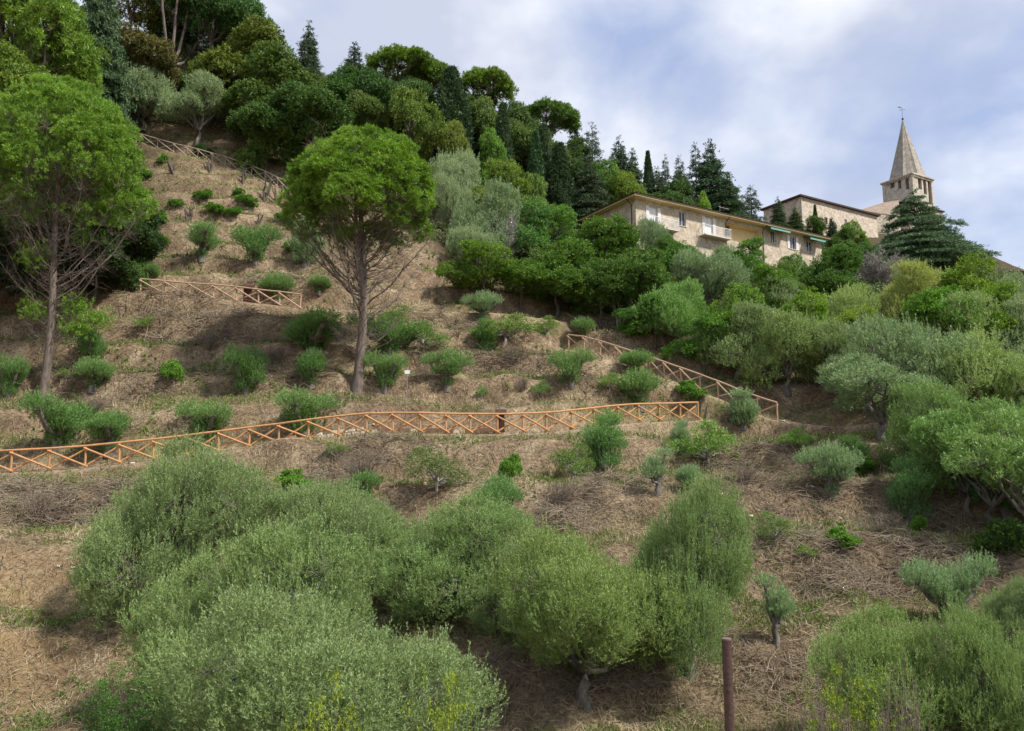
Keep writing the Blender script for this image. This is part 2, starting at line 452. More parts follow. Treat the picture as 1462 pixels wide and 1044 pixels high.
# wood floor: everything above the line of the upper fences, measured on the ground
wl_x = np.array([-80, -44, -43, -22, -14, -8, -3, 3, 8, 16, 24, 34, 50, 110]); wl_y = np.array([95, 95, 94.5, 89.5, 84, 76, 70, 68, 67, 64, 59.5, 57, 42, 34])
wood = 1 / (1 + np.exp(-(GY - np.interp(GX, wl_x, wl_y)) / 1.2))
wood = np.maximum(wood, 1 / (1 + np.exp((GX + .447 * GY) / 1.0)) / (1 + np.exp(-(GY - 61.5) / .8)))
slx = np.gradient(GH, gx, axis=0); sly = np.gradient(GH, gy, axis=1); level = np.clip(1.6 - np.hypot(slx, sly) * 2.2, 0, 1)
straw = 1 / (1 + np.exp((GX + 13 + (GY - 21) * .25) / 1.5)) / (1 + np.exp((GY - 32) / 1.0))
for nm, arr in (("green", green), ("wood", wood), ("path", np.clip((PATHW - .5) * 2.2, 0, 1) * (GY < 80) * (level * .75 + .25)), ("straw", straw)):
    a = me.attributes.new(nm, 'FLOAT', 'POINT'); a.data.foreach_set("value", arr.astype(np.float32).ravel())
tag(link("ground", me), kind="structure")

# ------------------------------------------------------------------ mesh builders
def tubes(P, R, sides=5):
    """P (n,k,3) polylines, R (n,k) radii -> V,F"""
    P = np.asarray(P, float); R = np.asarray(R, float)
    n, k, _ = P.shape
    T = np.gradient(P, axis=1); T = unit(T)
    ref = np.where(np.abs(T[..., 2:3]) > .9, np.array([1., 0, 0]), np.array([0, 0, 1.]))
    A = unit(np.cross(T, ref)); B = np.cross(T, A)
    ang = np.arange(sides) * 2 * np.pi / sides
    ring = A[:, :, None] * np.cos(ang)[None, None, :, None] + B[:, :, None] * np.sin(ang)[None, None, :, None]
    Vt = P[:, :, None] + ring * R[:, :, None, None]
    id_ = np.arange(n * k * sides).reshape(n, k, sides)
    a = id_[:, :-1]; c = id_[:, 1:]
    a2 = np.roll(a, -1, 2); c2 = np.roll(c, -1, 2)
    return Vt.reshape(-1, 3), np.stack([a, a2, c2, c], -1).reshape(-1, 4)

def merge(parts):
    Vs, Fs, off = [], [], 0
    for v, f in parts:
        Vs.append(v); Fs.append(f + off); off += len(v)
    return np.concatenate(Vs), np.concatenate(Fs)

def bezier(a, c, k=5, sag=0.0, wob=0.0):
    a = np.asarray(a, float); c = np.asarray(c, float)
    t = np.linspace(0, 1, k)[None, :, None]
    P = a[:, None] * (1 - t) + c[:, None] * t
    Ld = np.linalg.norm(c - a, axis=-1)[:, None, None]
    P[..., 2:3] += sag * Ld * 4 * t * (1 - t)
    if wob:
        w = rng.normal(size=(len(a), k, 3)) * wob * Ld
        w[:, 0] = 0; w[:, -1] *= .3
        P = P + w
    return P

def leaves(A, D, Kn, shoot, ll, lw, spread, tone, tj=.25, keep=1.0):
    n = len(A)
    t = rng.random((n, Kn, 1)) * shoot
    base = A[:, None] + D[:, None] * t
    d = unit(D[:, None] * (1 - spread) + rand_unit(n, Kn) * spread * 1.3)
    s = unit(np.cross(d, rand_unit(n, Kn)))
    l = ll * (.6 + .8 * rng.random((n, Kn, 1))); w = lw * (.7 + .6 * rng.random((n, Kn, 1)))
    v = np.stack([base, base + d * l * .5 + s * w * .5, base + d * l, base + d * l * .5 - s * w * .5], 2)
    tn = np.clip(tone[:, None] + rng.normal(size=(n, Kn)) * tj, 0, 1)
    v = v.reshape(-1, 3); f = np.arange(len(v)).reshape(-1, 4)
    return v, f, tn.ravel()

def crown_points(lobes, n_clump, r_clump, n_anchor, flat=.85, low_cut=-.75, core=.25):
    """two-level crown: clumps on the lobes' surface, anchors on each clump's outer shell"""
    lob = np.array([[*c, *r] for c, r in lobes], float)
    area = (lob[:, 3] * lob[:, 4] + lob[:, 3] * lob[:, 5]) ; pr = area / area.sum()
    li = rng.choice(len(lob), n_clump * 3, p=pr)
    u = rand_unit(n_clump * 3)
    ok = u[:, 2] > low_cut
    rad = np.where(rng.random((n_clump * 3, 1)) < core, .45 + .35 * rng.random((n_clump * 3, 1)), .88 + .17 * rng.random((n_clump * 3, 1)))
    c = lob[li, :3] + u * lob[li, 3:] * rad
    q = np.min(np.linalg.norm((c[:, None] - lob[None, :, :3]) / lob[None, :, 3:], axis=-1), axis=1)
    deep = (q < .78) & (rad[:, 0] > .85)
    c = c[ok & ~deep][:n_clump]; u = u[ok & ~deep][:n_clump]; li = li[ok & ~deep][:n_clump]
    m = len(c)
    tone = np.clip(.5 + rng.normal(size=m) * .26, 0, 1)
    rc = r_clump * (.6 + .8 * rng.random((m, 1, 1)))
    v = unit(rand_unit(m, n_anchor) + u[:, None] * .55 + np.array([0, 0, .35]))
    A = c[:, None] + v * rc * (.55 + .5 * rng.random((m, n_anchor, 1))) * np.array([1, 1, flat])
    return c, lob[li, :3], A.reshape(-1, 3), v.reshape(-1, 3), np.repeat(tone, n_anchor)

def woody(trunk, forks, clumps, roots, r0, r_limb, r_twig, bark, name, twig_frac=1.0, sides=7):
    """trunk polyline, limbs from the fork to lobe centres, twigs to clumps"""
    parts = []
    T = np.array(trunk, float)[None]
    k = T.shape[1]
    flare = np.linspace(1, .55, k); flare[0] = 1.35
    parts.append(tubes(T, r0 * flare[None], sides + 3))
    f = np.array(forks, float); s = np.repeat(T[:, -1], len(f), 0)
    s = s + (f - s) * 0.0 - np.array([0, 0, .02])
    B = bezier(s, f, 6, .06, .05)
    parts.append(tubes(B, r_limb * np.linspace(1, .35, 6)[None].repeat(len(f), 0), sides))
    m = rng.random(len(clumps)) < twig_frac
    tw = bezier(roots[m], clumps[m], 4, .08, .05)
    parts.append(tubes(tw, r_twig * np.array([[1, .7, .5, .2]]).repeat(m.sum(), 0), 4))
    v, fcs = merge(parts)
    return mesh_np(name, v, fcs, bark, smooth=True)

def stats(me):
    n = len(me.vertices); a = np.empty(n * 3, np.float32); me.vertices.foreach_get("co", a); a = a.reshape(-1, 3)
    lo, hi = np.percentile(a, .4, axis=0), np.percentile(a, 99.6, axis=0)
    return float((hi[0] - lo[0] + hi[1] - lo[1]) / 2), float(hi[2])

LIB = {}
def add_lib(key, crown_me, trunk_me, crown_name="crown", trunk_name="trunk"):
    src = crown_me or trunk_me
    w, h = stats(src)
    LIB.setdefault(key, []).append((crown_me, trunk_me, w, h, crown_name, trunk_name))

# ------------------------------------------------------------------ plant library (one mesh per kind, shared by its copies)
def lobes_round(n, R, zc, rz, rl, seed_spread=.62):
    out = [((0, 0, zc), (R * .72, R * .72, rz * .8))]
    for i in range(n):
        a = 2 * math.pi * i / n + random.uniform(-.35, .35); q = random.uniform(.45, .75) * R
        z = zc + random.uniform(-.45, .55) * rz
        s = random.uniform(.8, 1.2) * rl
        out.append(((q * math.cos(a), q * math.sin(a), z), (s, s, s * random.uniform(.8, 1.1))))
    return out

def olive(key, R, zc, rz, n_clump, n_anchor, Kn, ll, lw, shoot, variants=2, wood=.6, keyname=None, low=-.8, mat=None, nl=11, feather=0, rcl=.13):
    for _ in range(variants):
        lb = [((random.uniform(-.1, .1) * R, random.uniform(-.1, .1) * R, zc), (R * .52, R * .52, rz * .66))]
        for i in range(nl):
            a = 2.4 * i + random.uniform(-.3, .3); h = (i * .618) % 1.0
            z = zc + rz * (-.62 + 1.15 * h) + random.uniform(-.25, .25)
            q = R * random.uniform(.45, .86) * (1.0 if h < .45 else 1.25 - .75 * h)
            s_l = R * random.uniform(.20, .42)
            lb.append(((q * math.cos(a), q * math.sin(a), z), (s_l, s_l, s_l * random.uniform(.9, 1.35))))
        c, roots, A, D, tone = crown_points(lb, n_clump, R * rcl, n_anchor, low_cut=low, core=.22)
        D = unit(D * .6 + np.array([0, 0, .75]) + rand_unit(len(D)) * .25)
        v, f, tn = leaves(A, D, Kn, shoot, ll, lw, .38, tone * .8 + .1, .16)
        if feather:
            k = rng.integers(0, len(A), feather)
            A2 = A[k]; D2 = unit(D[k] * .5 + np.array([0, 0, .9]) + rand_unit(feather) * .12)
            v2, f2, t2 = leaves(A2, D2, 30, shoot * 2.2, ll * .9, lw, .30, np.clip(tone[k] + .2, 0, 1), .12)
            f = np.concatenate([f, f2 + len(v)]); v = np.concatenate([v, v2]); tn = np.concatenate([tn, t2])
        cm = mesh_np(key + "_crown", v, f, mat or M_OLIVE, tone=tn)
        tr = [(0, 0, -.3), (.06 * R, .03, zc * .12), (-.03 * R, .05 * R, zc * .25), (.03 * R, 0, zc * .36)]
        tm = woody(tr, [l[0] for l in lb[1:]], c, roots, R * .075, R * .035, R * .007, M_BARK_O, key + "_trunk", wood)
        add_lib(key, cm, tm)

olive("olive_near", 2.9, 2.7, 2.6, 560, 20, 20, .078, .016, .32, 4, low=-.9, nl=15, feather=1500, rcl=.11)
olive("olive_mid", 2.9, 2.8, 2.5, 380, 14, 12, .13, .032, .36, 4, low=-.85, nl=13, feather=250)
olive("olive_tree", 2.9, 3.9, 1.7, 300, 12, 10, .15, .040, .34, 1, wood=1.0, low=-.5)

# broadleaf trees
def broad(key, R, zc, rz, nl, rl, n_clump, n_anchor, Kn, ll, lw, shoot, variants=2, mat=None, bark=None, low=-.7, spread=.75, flat=.8, upb=.25, rcl=.15, core=.25):
    for _ in range(variants):
        lb = [((0, 0, zc), (R * .55, R * .55, rz * .7))]
        for i in range(nl + 6):
            a = 2.4 * i + random.uniform(-.4, .4); h = (i * .618) % 1.0
            q = R * random.uniform(.45, .85) * (1 if h < .5 else 1.35 - .8 * h)
            s_l = rl * random.uniform(.5, 1.15)
            lb.append(((q * math.cos(a), q * math.sin(a), zc + rz * (-.6 + 1.3 * h) + random.uniform(-.3, .3)), (s_l, s_l, s_l * random.uniform(.65, 1.0))))
        c, roots, A, D, tone = crown_points(lb, n_clump, R * rcl, n_anchor, flat=flat, low_cut=low, core=core)
        D = unit(D * .8 + np.array([0, 0, upb]) + rand_unit(len(D)) * .3)
        v, f, tn = leaves(A, D, Kn, shoot, ll, lw, spread, tone)
        cm = mesh_np(key + "_crown", v, f, mat or M_BROAD, tone=tn)
        tr = [(0, 0, -.6), (.02 * R, .03 * R, zc * .2), (-.03 * R, .02 * R, zc * .4), (.0, 0, zc * .55)]
        tm = woody(tr, [l[0] for l in lb[1:]], c, roots, R * .05, R * .028, R * .006, bark or M_BARK_D, key + "_trunk", .5)
        add_lib(key, cm, tm)

broad("oak", 4.6, 7.5, 4.6, 13, 1.8, 520, 16, 12, .20, .11, .35, 3)
broad("bay", 4.0, 4.6, 4.0, 16, 1.35, 540, 17, 11, .16, .07, .32, 2, spread=.5, upb=.6, rcl=.13)
broad("airy", 3.4, 5.6, 4.2, 9, 1.2, 260, 13, 12, .17, .075, .35, 3, core=.1)
broad("pine_full", 5.2, 8.5, 5.5, 18, 1.9, 760, 16, 14, .26, .045, .2, 1, mat=M_PINE, bark=M_BARK_P, spread=.55, upb=.6, rcl=.10)
broad("bush", 1.0, .75, .62, 8, .42, 120, 14, 9, .085, .042, .12, 2, spread=.6, upb=.4, low=-.5)
broad("scrub", 1.0, .62, .45, 8, .38, 90, 10, 8, .085, .022, .16, 2, spread=.7, mat=M_OLIVE, bark=M_BARK_G, low=-.3)

def conifer(key, Ht, R, n_tiers, per, mat, droop, gap, leaf, dens, variants=1, profile=1.0, trunk_bark=None, z0=.06, irregular=.25, tip=.0):
    """tiers of drooping branches carrying flat sprays"""
    for _ in range(variants):
        tips, bases = [], []
        for i in range(n_tiers):
            t = i / (n_tiers - 1); z = Ht * (z0 + (1 - z0) * t * .98)
            r = R * ((1 - t) ** profile) * (1 + irregular * random.uniform(-1, 1)) + .12 * R * (1 - t) + tip
            m = max(4, int(per * (1 - .6 * t)))
            a0 = random.random() * 6.28
            for j in range(m):
                if random.random() < gap: continue
                a = a0 + 6.283 * j / m + random.uniform(-.25, .25); q = r * random.uniform(.75, 1.1)
                zz = z - droop * q + random.uniform(-.02, .02) * Ht
                bases.append((0, 0, z)); tips.append((q * math.cos(a), q * math.sin(a), zz))
        B = np.array(bases); Tp = np.array(tips); n = len(B)
        br = bezier(B, Tp, 5, .06 + .1 * max(0, droop), .02)
        Ld = np.linalg.norm(Tp - B, axis=1)
        cnt = np.maximum(3, (Ld * dens).astype(int)); bi = np.repeat(np.arange(n), cnt)
        u = rng.random(len(bi)) ** .75; k = u * 3.999; k0 = k.astype(int); fr = (k - k0)[:, None]
        A = br[bi, k0] * (1 - fr) + br[bi, k0 + 1] * fr
        out = unit(Tp - B)[bi]; side = unit(np.cross(out, [0, 0, 1.]))
        w = rng.normal(size=(len(bi), 1)) * (.20 * Ld[bi, None]) * (1.1 - u[:, None] * .7)
        A = A + side * w + rng.normal(size=A.shape) * np.array([1, 1, .35]) * leaf * .4
        D = unit(out * .8 + side * np.sign(w) * .5 + np.array([0, 0, -.15]) + rand_unit(len(bi)) * .3)
        tone = np.clip(.35 + .35 * u + rng.normal(size=len(bi)) * .15, 0, 1)
        v, f, tn = leaves(A, D, 8, leaf * 1.1, leaf * .75, leaf * .22, .45, tone, .2)
        cm = mesh_np(key + "_crown", v, f, mat, tone=tn)
        tk = np.array([[0, 0, z] for z in np.linspace(-.8, Ht * .97, 7)])[None]
        rr = np.linspace(Ht * .016, .03, 7)[None]
        p = [tubes(tk, rr, 8), tubes(br, (.012 * Ld[:, None] + .02) * np.linspace(1, .3, 5)[None], 4)]
        vv, ff = merge(p)
        tm = mesh_np(key + "_trunk", vv, ff, trunk_bark or M_BARK_D, smooth=True)
        add_lib(key, cm, tm)

conifer("fir", 15, 3.4, 26, 12, M_DARK, .28, .12, .42, 16, 2, profile=.85)
conifer("sparse_fir", 15, 2.6, 22, 9, M_DARK, .2, .38, .40, 13, 1, profile=.6, irregular=.5)
conifer("cedar", 14, 8.0, 14, 12, M_DARK, .17, .20, .36, 40, 1, profile=1.0, irregular=.45, tip=.3)
conifer("layered", 15, 5.5, 20, 13, M_DARK, .10, .1, .5, 20, 1, profile=.6, irregular=.3)

def cypress(key, Ht, R, variants=1):
    for _ in range(variants):
        n = 2600
        t = rng.random(n) ** .9
        prof = R * np.clip(np.sin(np.pi * np.clip(t, 0, 1) ** .62) ** .7, .05, 1) * (1 - t * .35)
        a = rng.random(n) * 6.283
        lump = 1 + .16 * np.sin(a * 3 + t * 9) + .12 * rng.normal(size=n)
        r = prof * lump * np.where(rng.random(n) < .25, .6, 1)
        A = np.stack([r * np.cos(a), r * np.sin(a), .3 + t * (Ht - .6)], 1)
        D = unit(np.stack([np.cos(a) * .45, np.sin(a) * .45, np.ones(n)], 1) + rand_unit(n) * .25)
        tone = np.clip(.45 + .3 * np.sin(a * 4 + t * 14) + rng.normal(size=n) * .15, 0, 1)
        v, f, tn = leaves(A, D, 14, .6, .34, .11, .4, tone, .2)
        cm = mesh_np(key + "_crown", v, f, M_DARK, tone=tn)
        vv, ff = tubes(np.array([[0, 0, z] for z in np.linspace(-.8, Ht * .93, 5)])[None], np.linspace(.2, .03, 5)[None], 7)
        add_lib(key, cm, mesh_np(key + "_trunk", vv, ff, M_BARK_D, smooth=True))
cypress("cypress", 14, 1.5, 2)

def pine_tufts(key, lobes, n_clump, r_clump, n_anchor, Kn, ll, lw, core, low, mat=None, topbias=.5, flat=.7):
    c, roots, A, D, tone = crown_points(lobes, n_clump, r_clump, n_anchor, flat=flat, low_cut=low, core=core)
    D = unit(D * .8 + np.array([0, 0, topbias]) + rand_unit(len(D)) * .2)
    v, f, tn = leaves(A, D, Kn, .12, ll, lw, .55, tone * .6 + .3, .18)
    return c, roots, mesh_np(key + "_crown", v, f, mat or M_PINE, tone=tn)

# tall flat-topped stone pines of the wood
for _ in range(2):
    lb = [((0, 0, 11.2), (3.6, 3.6, 1.5))] + [((3.1 * math.cos(a) * q, 3.1 * math.sin(a) * q, 10.6 + random.uniform(-.5, .7)), (1.5, 1.5, 1.0)) for a, q in [(i * .9, random.uniform(.7, 1.1)) for i in range(7)]]
    c, roots, cm = pine_tufts("umbrella", lb, 300, .55, 12, 11, .34, .075, .15, -.35)
    tm = woody([(0, 0, -1), (.2, 0, 3), (.0, .2, 6), (.1, 0, 8.2)], [l[0] for l in lb], c, roots, .28, .14, .03, M_BARK_P, "umbrella_trunk", .8)
    add_lib("umbrella", cm, tm)

# the two pines standing on the cleared slope
def hero_pine(key, Ht, z_low, R, rz, shape, dead, low_green=False, twin=False):
    zc = Ht - rz
    lb = [((0, 0, zc), (R * .80, R * .80, rz))]
    for i in range(15):
        a = 2.4 * i; u = (i % 3) / 2
        q = R * (.74 - .40 * u); z = zc + rz * (-.38 + .85 * u) + random.uniform(-.4, .4)
        s = R * random.uniform(.25, .33)
        lb.append(((q * math.cos(a), q * math.sin(a), z), (s, s, s * .85)))
    c, roots, A, D, tone = crown_points(lb, 620, R * .10, 28, flat=.65, low_cut=-.38, core=.10)
    c_b, _, A_b, D_b, t_b = crown_points(lb, 400, R * .09, 15, flat=.7, low_cut=-.95, core=.10)
    kb = np.repeat((c_b[:, 2] < zc - rz * .25) & (c_b[:, 2] > zc - rz * 1.0) & (rng.random(len(c_b)) < .75), 15)
    A = np.concatenate([A, A_b[kb]]); D = np.concatenate([D, D_b[kb]]); tone = np.concatenate([tone, t_b[kb] * .5])
    A[:, 2] += .12; D = unit(D * .75 + np.array([0, 0, .7]) + rand_unit(len(D)) * .15)
    v, f, tn = leaves(A, D, 16, .12, .19, .030, .5, tone * .6 + .25, .2)
    if low_green:
        A2 = np.concatenate([np.array(p) + rng.normal(size=(190, 3)) * np.array(s) for p, s in low_green])
        D2 = unit(np.array([.3, 0, .7]) + rand_unit(len(A2)) * .5)
        v2, f2, t2 = leaves(A2, D2, 16, .15, .19, .032, .5, rng.random(len(A2)) * .5 + .3, .2)
        f = np.concatenate([f, f2 + len(v)]); v = np.concatenate([v, v2]); tn = np.concatenate([tn, t2])
    cm = mesh_np(key + "_crown", v, f, M_PINE, tone=tn)
    tz = np.linspace(-.6, zc + rz * .2, 12)
    parts = []
    tp = np.stack([.16 * np.sin(tz * .35), .1 * np.cos(tz * .5), tz], 1)
    rr = np.interp(tz, [-.6, 0, 1, Ht * .5, Ht], [.42, .36, .30, .19, .06])
    parts.append(tubes(tp[None], rr[None], 12))
    if twin:
        t2 = np.stack([.16 * np.sin(tz * .35) - .45 * np.clip((tz - 5.2) / 3, 0, 1.2), .1 * np.cos(tz * .5) - .1, tz], 1)
        parts.append(tubes(t2[None, 5:], rr[None, 5:] * .75, 9))
    # a few main limbs sweep out and up from the trunk; side branches run from them to the clumps
    n = len(c)
    nl = 40
    a = np.arange(nl) * 2.4 + rng.normal(size=nl) * .2
    fr = rng.random(nl)
    sz = z_low + (zc - z_low) * (.05 + .85 * fr)
    reach = R * (.95 - .35 * fr) * (.75 + .3 * rng.random(nl))
    ez = np.minimum(sz + reach * (.95 + .4 * rng.random(nl)), zc + rz * .75)
    S = np.stack([np.interp(sz, tz, tp[:, 0]), np.interp(sz, tz, tp[:, 1]), sz], 1)
    E = np.stack([np.cos(a) * reach, np.sin(a) * reach, ez], 1)
    t = np.linspace(0, 1, 8)[None, :, None]
    P = S[:, None] * (1 - t) + E[:, None] * t
    P[..., 2:3] -= (reach[:, None, None] * .16) * 4 * t * (1 - t)
    P[:, 1:-1] += rng.normal(size=P[:, 1:-1].shape) * .09
    parts.append(tubes(P, (.035 + .035 * rng.random((nl, 1))) * np.linspace(1, .3, 8)[None], 6))
    PP = P[:, 3:].reshape(-1, 3)
    sel = rng.random(n) < .75
    E = c[sel]
    cost = np.linalg.norm(E[:, None] - PP[None], axis=-1) + 1.5 * np.maximum(0, PP[None, :, 2] - E[:, None, 2])
    S = PP[np.argmin(cost, 1)]
    parts.append(tubes(bezier(S, E, 5, -.06, .05), .016 * np.linspace(1, .4, 5)[None].repeat(len(E), 0), 4))
    m_ = 3200
    tw0 = PP[rng.integers(0, len(PP), m_)]
    tw1 = tw0 + unit(rand_unit(m_) * .9 + np.array([0, 0, .5]) + unit(tw0 * [1, 1, 0]) * .7) * (.4 + 1.0 * rng.random((m_, 1)))
    parts.append(tubes(bezier(tw0, tw1, 4, .03, .05), .009 * np.array([[1, .8, .6, .4]]).repeat(m_, 0), 3))
    # dead lower branches, bare and upswept
    nd = dead
    z0_ = z_low * .55 + rng.random(nd) * (zc - z_low * .7)
    a = rng.random(nd) * 6.283; ln = (1.2 + 3.0 * rng.random(nd) ** .8) * np.clip(.35 + z0_ / zc, .4, 1.1)
    S = np.stack([np.interp(z0_, tz, tp[:, 0]), np.interp(z0_, tz, tp[:, 1]), z0_], 1)
    E = S + np.stack([np.cos(a) * ln, np.sin(a) * ln, ln * (.35 + .5 * rng.random(nd))], 1)
    P = bezier(S, E, 6, -.10, .02)
    parts.append(tubes(P, .022 * np.linspace(1, .3, 6)[None].repeat(nd, 0), 4))
    m = nd * 7
    b0 = P[rng.integers(0, nd, m), rng.integers(2, 6, m)]
    b1 = b0 + unit(rand_unit(m) + np.array([0, 0, .7])) * (.3 + .8 * rng.random((m, 1)))
    parts.append(tubes(bezier(b0, b1, 4, .02, .06), .008 * np.array([[1, .8, .6, .4]]).repeat(m, 0), 3))
    vv, ff = merge(parts)
    tm = mesh_np(key + "_trunk", vv, ff, M_BARK_P, smooth=True)
    add_lib(key, cm, tm)

hero_pine("pine_a", 20.0, 5.0, 5.9, 4.9, 0, 170, [((1.5, 0, 6.0), (.5, .5, .35)), ((2.9, .3, 5.3), (.6, .5, .3)), ((1.6, 0, 4.6), (.6, .5, .25)), ((-1.0, .2, 5.6), (.4, .4, .3)), ((-1.2, 0, 9), (.6, .5, .4))])
hero_pine("pine_b", 16.6, 3.8, 4.7, 3.7, 0, 140, twin=True)

# coppiced olives: short trunk, a few lopped arms, each with a brush of young shoots
def lopped(key, arms, trunk_top, base_clump=0, dens=1.0, r0=.13):
    parts = []; As, Ds, Ts = [], [], []
    tt = np.array([[0, 0, -.3], [.03, .02, trunk_top * .4], [-.03, 0, trunk_top * .8], [.02, 0, trunk_top]])
    parts.append(tubes(tt[None], (r0 * np.array([1.4, 1.05, .95, .9]))[None], 9))
    arms = list(arms) + [(x * .5 + random.uniform(-.25, .25), y + random.uniform(-.3, .3), z * random.uniform(.45, .8), s * random.uniform(.5, .8)) for x, y, z, s in arms]
    for (x, y, z, s) in arms:
        s = s * 1.08
        e = np.array([x, y, z]); m = tt[-1] * .5 + e * .5 + np.array([x * .15, y * .15, -.12 * z])
        P = np.array([tt[-1] - [0, 0, .05], (tt[-1] + m) / 2, m, (m + e) / 2, e])
        parts.append(tubes(P[None], (r0 * np.array([.8, .65, .6, .5, .4]))[None], 7))
        n = int(190 * dens * (s / .45) ** 2)
        u = rand_unit(n); u[:, 2] = np.abs(u[:, 2]) * 1.0 - .25; u = unit(u)
        A = e + u * s * (.15 + .75 * rng.random((n, 1)) ** .6) * np.array([1, 1, 1.15])
        As.append(A); Ds.append(unit(u * .5 + np.array([0, 0, .9]) + rand_unit(n) * .2)); Ts.append(np.full(n, .35 + .3 * random.random()) + .3 * (A[:, 2] - z) / s * .5)
        k = min(n, 60)
        parts.append(tubes(bezier(np.repeat(e[None], k, 0), A[:k], 3, .02, .03), .006 * np.array([[1, .7, .4]]).repeat(k, 0), 3))
    if base_clump:
        n = int(260 * base_clump * dens)
        u = rand_unit(n); u[:, 2] = np.abs(u[:, 2])
        A = u * np.array([.42, .42, .75]) * base_clump * (.4 + .7 * rng.random((n, 1)))
        As.append(A); Ds.append(unit(u * .3 + np.array([0, 0, 1.]) + rand_unit(n) * .15)); Ts.append(np.full(n, .2))
    A = np.concatenate(As); D = np.concatenate(Ds); T = np.clip(np.concatenate(Ts), 0, 1)
    v, f, tn = leaves(A, D, 18, .34, .072, .017, .33, T, .18)
    cm = mesh_np(key + "_shoots", v, f, M_OLIVE, tone=tn)
    vv, ff = merge(parts)
    add_lib(key, cm, mesh_np(key + "_trunk", vv, ff, M_BARK_O, smooth=True))
lopped("lop_fork", [(-.75, 0, 1.35, .42), (.1, .1, 1.5, .5), (.7, 0, 1.25, .45), (.3, -.3, 1.1, .4)], .8, .5)
lopped("lop_low", [(-.5, 0, 1.1, .48), (.45, .2, 1.2, .5), (0, -.2, .8, .5)], .5, .9)
lopped("lop_round", [(0, 0, 1.1, .62), (.25, .1, .9, .5), (-.3, 0, .85, .5)], .5, .4)
lopped("lop_column", [(-.15, 0, 1.9, .4), (.2, .1, 1.3, .5), (-.1, 0, .9, .55)], .5, 1.2)
lopped("lop_wide", [(-1.1, 0, 1.0, .42), (-.5, .1, .8, .5), (.4, 0, .9, .45), (1.0, 0, 1.15, .42), (.1, .2, .55, .5)], .4, .8)
lopped("lop_lean", [(.2, 0, 1.1, .36), (.05, 0, 1.5, .3), (-.25, 0, 1.95, .24)], .6, 0, r0=.10)

# bare grey shrub, snag and brushwood
def bare(key, Ht, R, n_stem, n_br, n_tw, r0, mat, up=.8, variants=1):
    for _ in range(variants):
        a = rng.random(n_stem) * 6.283; q = R * (.15 + .85 * rng.random(n_stem))
        S = np.stack([np.cos(a) * R * .06, np.sin(a) * R * .06, np.full(n_stem, -.3)], 1)
        E = np.stack([np.cos(a) * q, np.sin(a) * q, Ht * (.65 + .35 * rng.random(n_stem)) * (1 - .3 * q / R)], 1)
        P = bezier(S, E, 7, .08, .02)
        parts = [tubes(P, r0 * np.linspace(1, .3, 7)[None].repeat(n_stem, 0), 5)]
        b0 = P[rng.integers(0, n_stem, n_br), rng.integers(2, 7, n_br)]
        b1 = b0 + unit(rand_unit(n_br) * .8 + np.array([0, 0, up])) * Ht * (.08 + .22 * rng.random((n_br, 1)))
        B = bezier(b0, b1, 5, .02, .04)
        parts.append(tubes(B, r0 * .35 * np.linspace(1, .4, 5)[None].repeat(n_br, 0), 4))
        if n_tw:
            t0 = B[rng.integers(0, n_br, n_tw), rng.integers(1, 5, n_tw)]
            t1 = t0 + unit(rand_unit(n_tw) + np.array([0, 0, up * .7])) * Ht * (.04 + .10 * rng.random((n_tw, 1)))
            parts.append(tubes(bezier(t0, t1, 3, .02, .05), r0 * .14 * np.array([[1, .8, .5]]).repeat(n_tw, 0), 3))
        vv, ff = merge(parts)
        add_lib(key, None, mesh_np(key, vv, ff, mat, smooth=True), "crown", "branches")
bare("bare_shrub", 5, 2.0, 16, 420, 3600, .07, M_BARK_G)
bare("dry_scrub", 1.0, .8, 26, 260, 2200, .015, M_BARK_T, up=.3, variants=2)
bare("stump", 1.5, .55, 4, 7, 10, .07, M_BARK_D, variants=3)
def forked(key):
    tr = np.array([[0, 0, -1], [.15, 0, 1], [0, .1, 2.3], [.2, 0, 3.5]])
    parts = [tubes(tr[None], np.array([[.30, .26, .23, .21]]), 9)]
    for e in ((-2.4, 0, 15.5), (3.0, .3, 15.5), (.1, -.4, 16), (4.6, 0, 10.5)):
        P = np.array([tr[3] - [0, 0, .1], tr[3] * .75 + np.array(e) * .25 + [e[0] * .12, 0, -.3], tr[3] * .45 + np.array(e) * .55 + [e[0] * .10, 0, 0], tr[3] * .2 + np.array(e) * .8, e])
        parts.append(tubes(P[None], np.array([[.17, .14, .11, .08, .04]]), 7))
        n = 26; b0 = P[rng.integers(2, 5, n)]; b1 = b0 + unit(rand_unit(n) + [0, 0, .6]) * (.8 + 1.5 * rng.random((n, 1)))
        parts.append(tubes(bezier(b0, b1, 5, .02, .06), .035 * np.linspace(1, .3, 5)[None].repeat(n, 0), 4))
    vv, ff = merge(parts); add_lib(key, None, mesh_np(key, vv, ff, M_BARK_P, smooth=True), "crown", "branches")
forked("fork")
bare("snag", 3, .9, 5, 14, 20, .05, M_BARK_G)

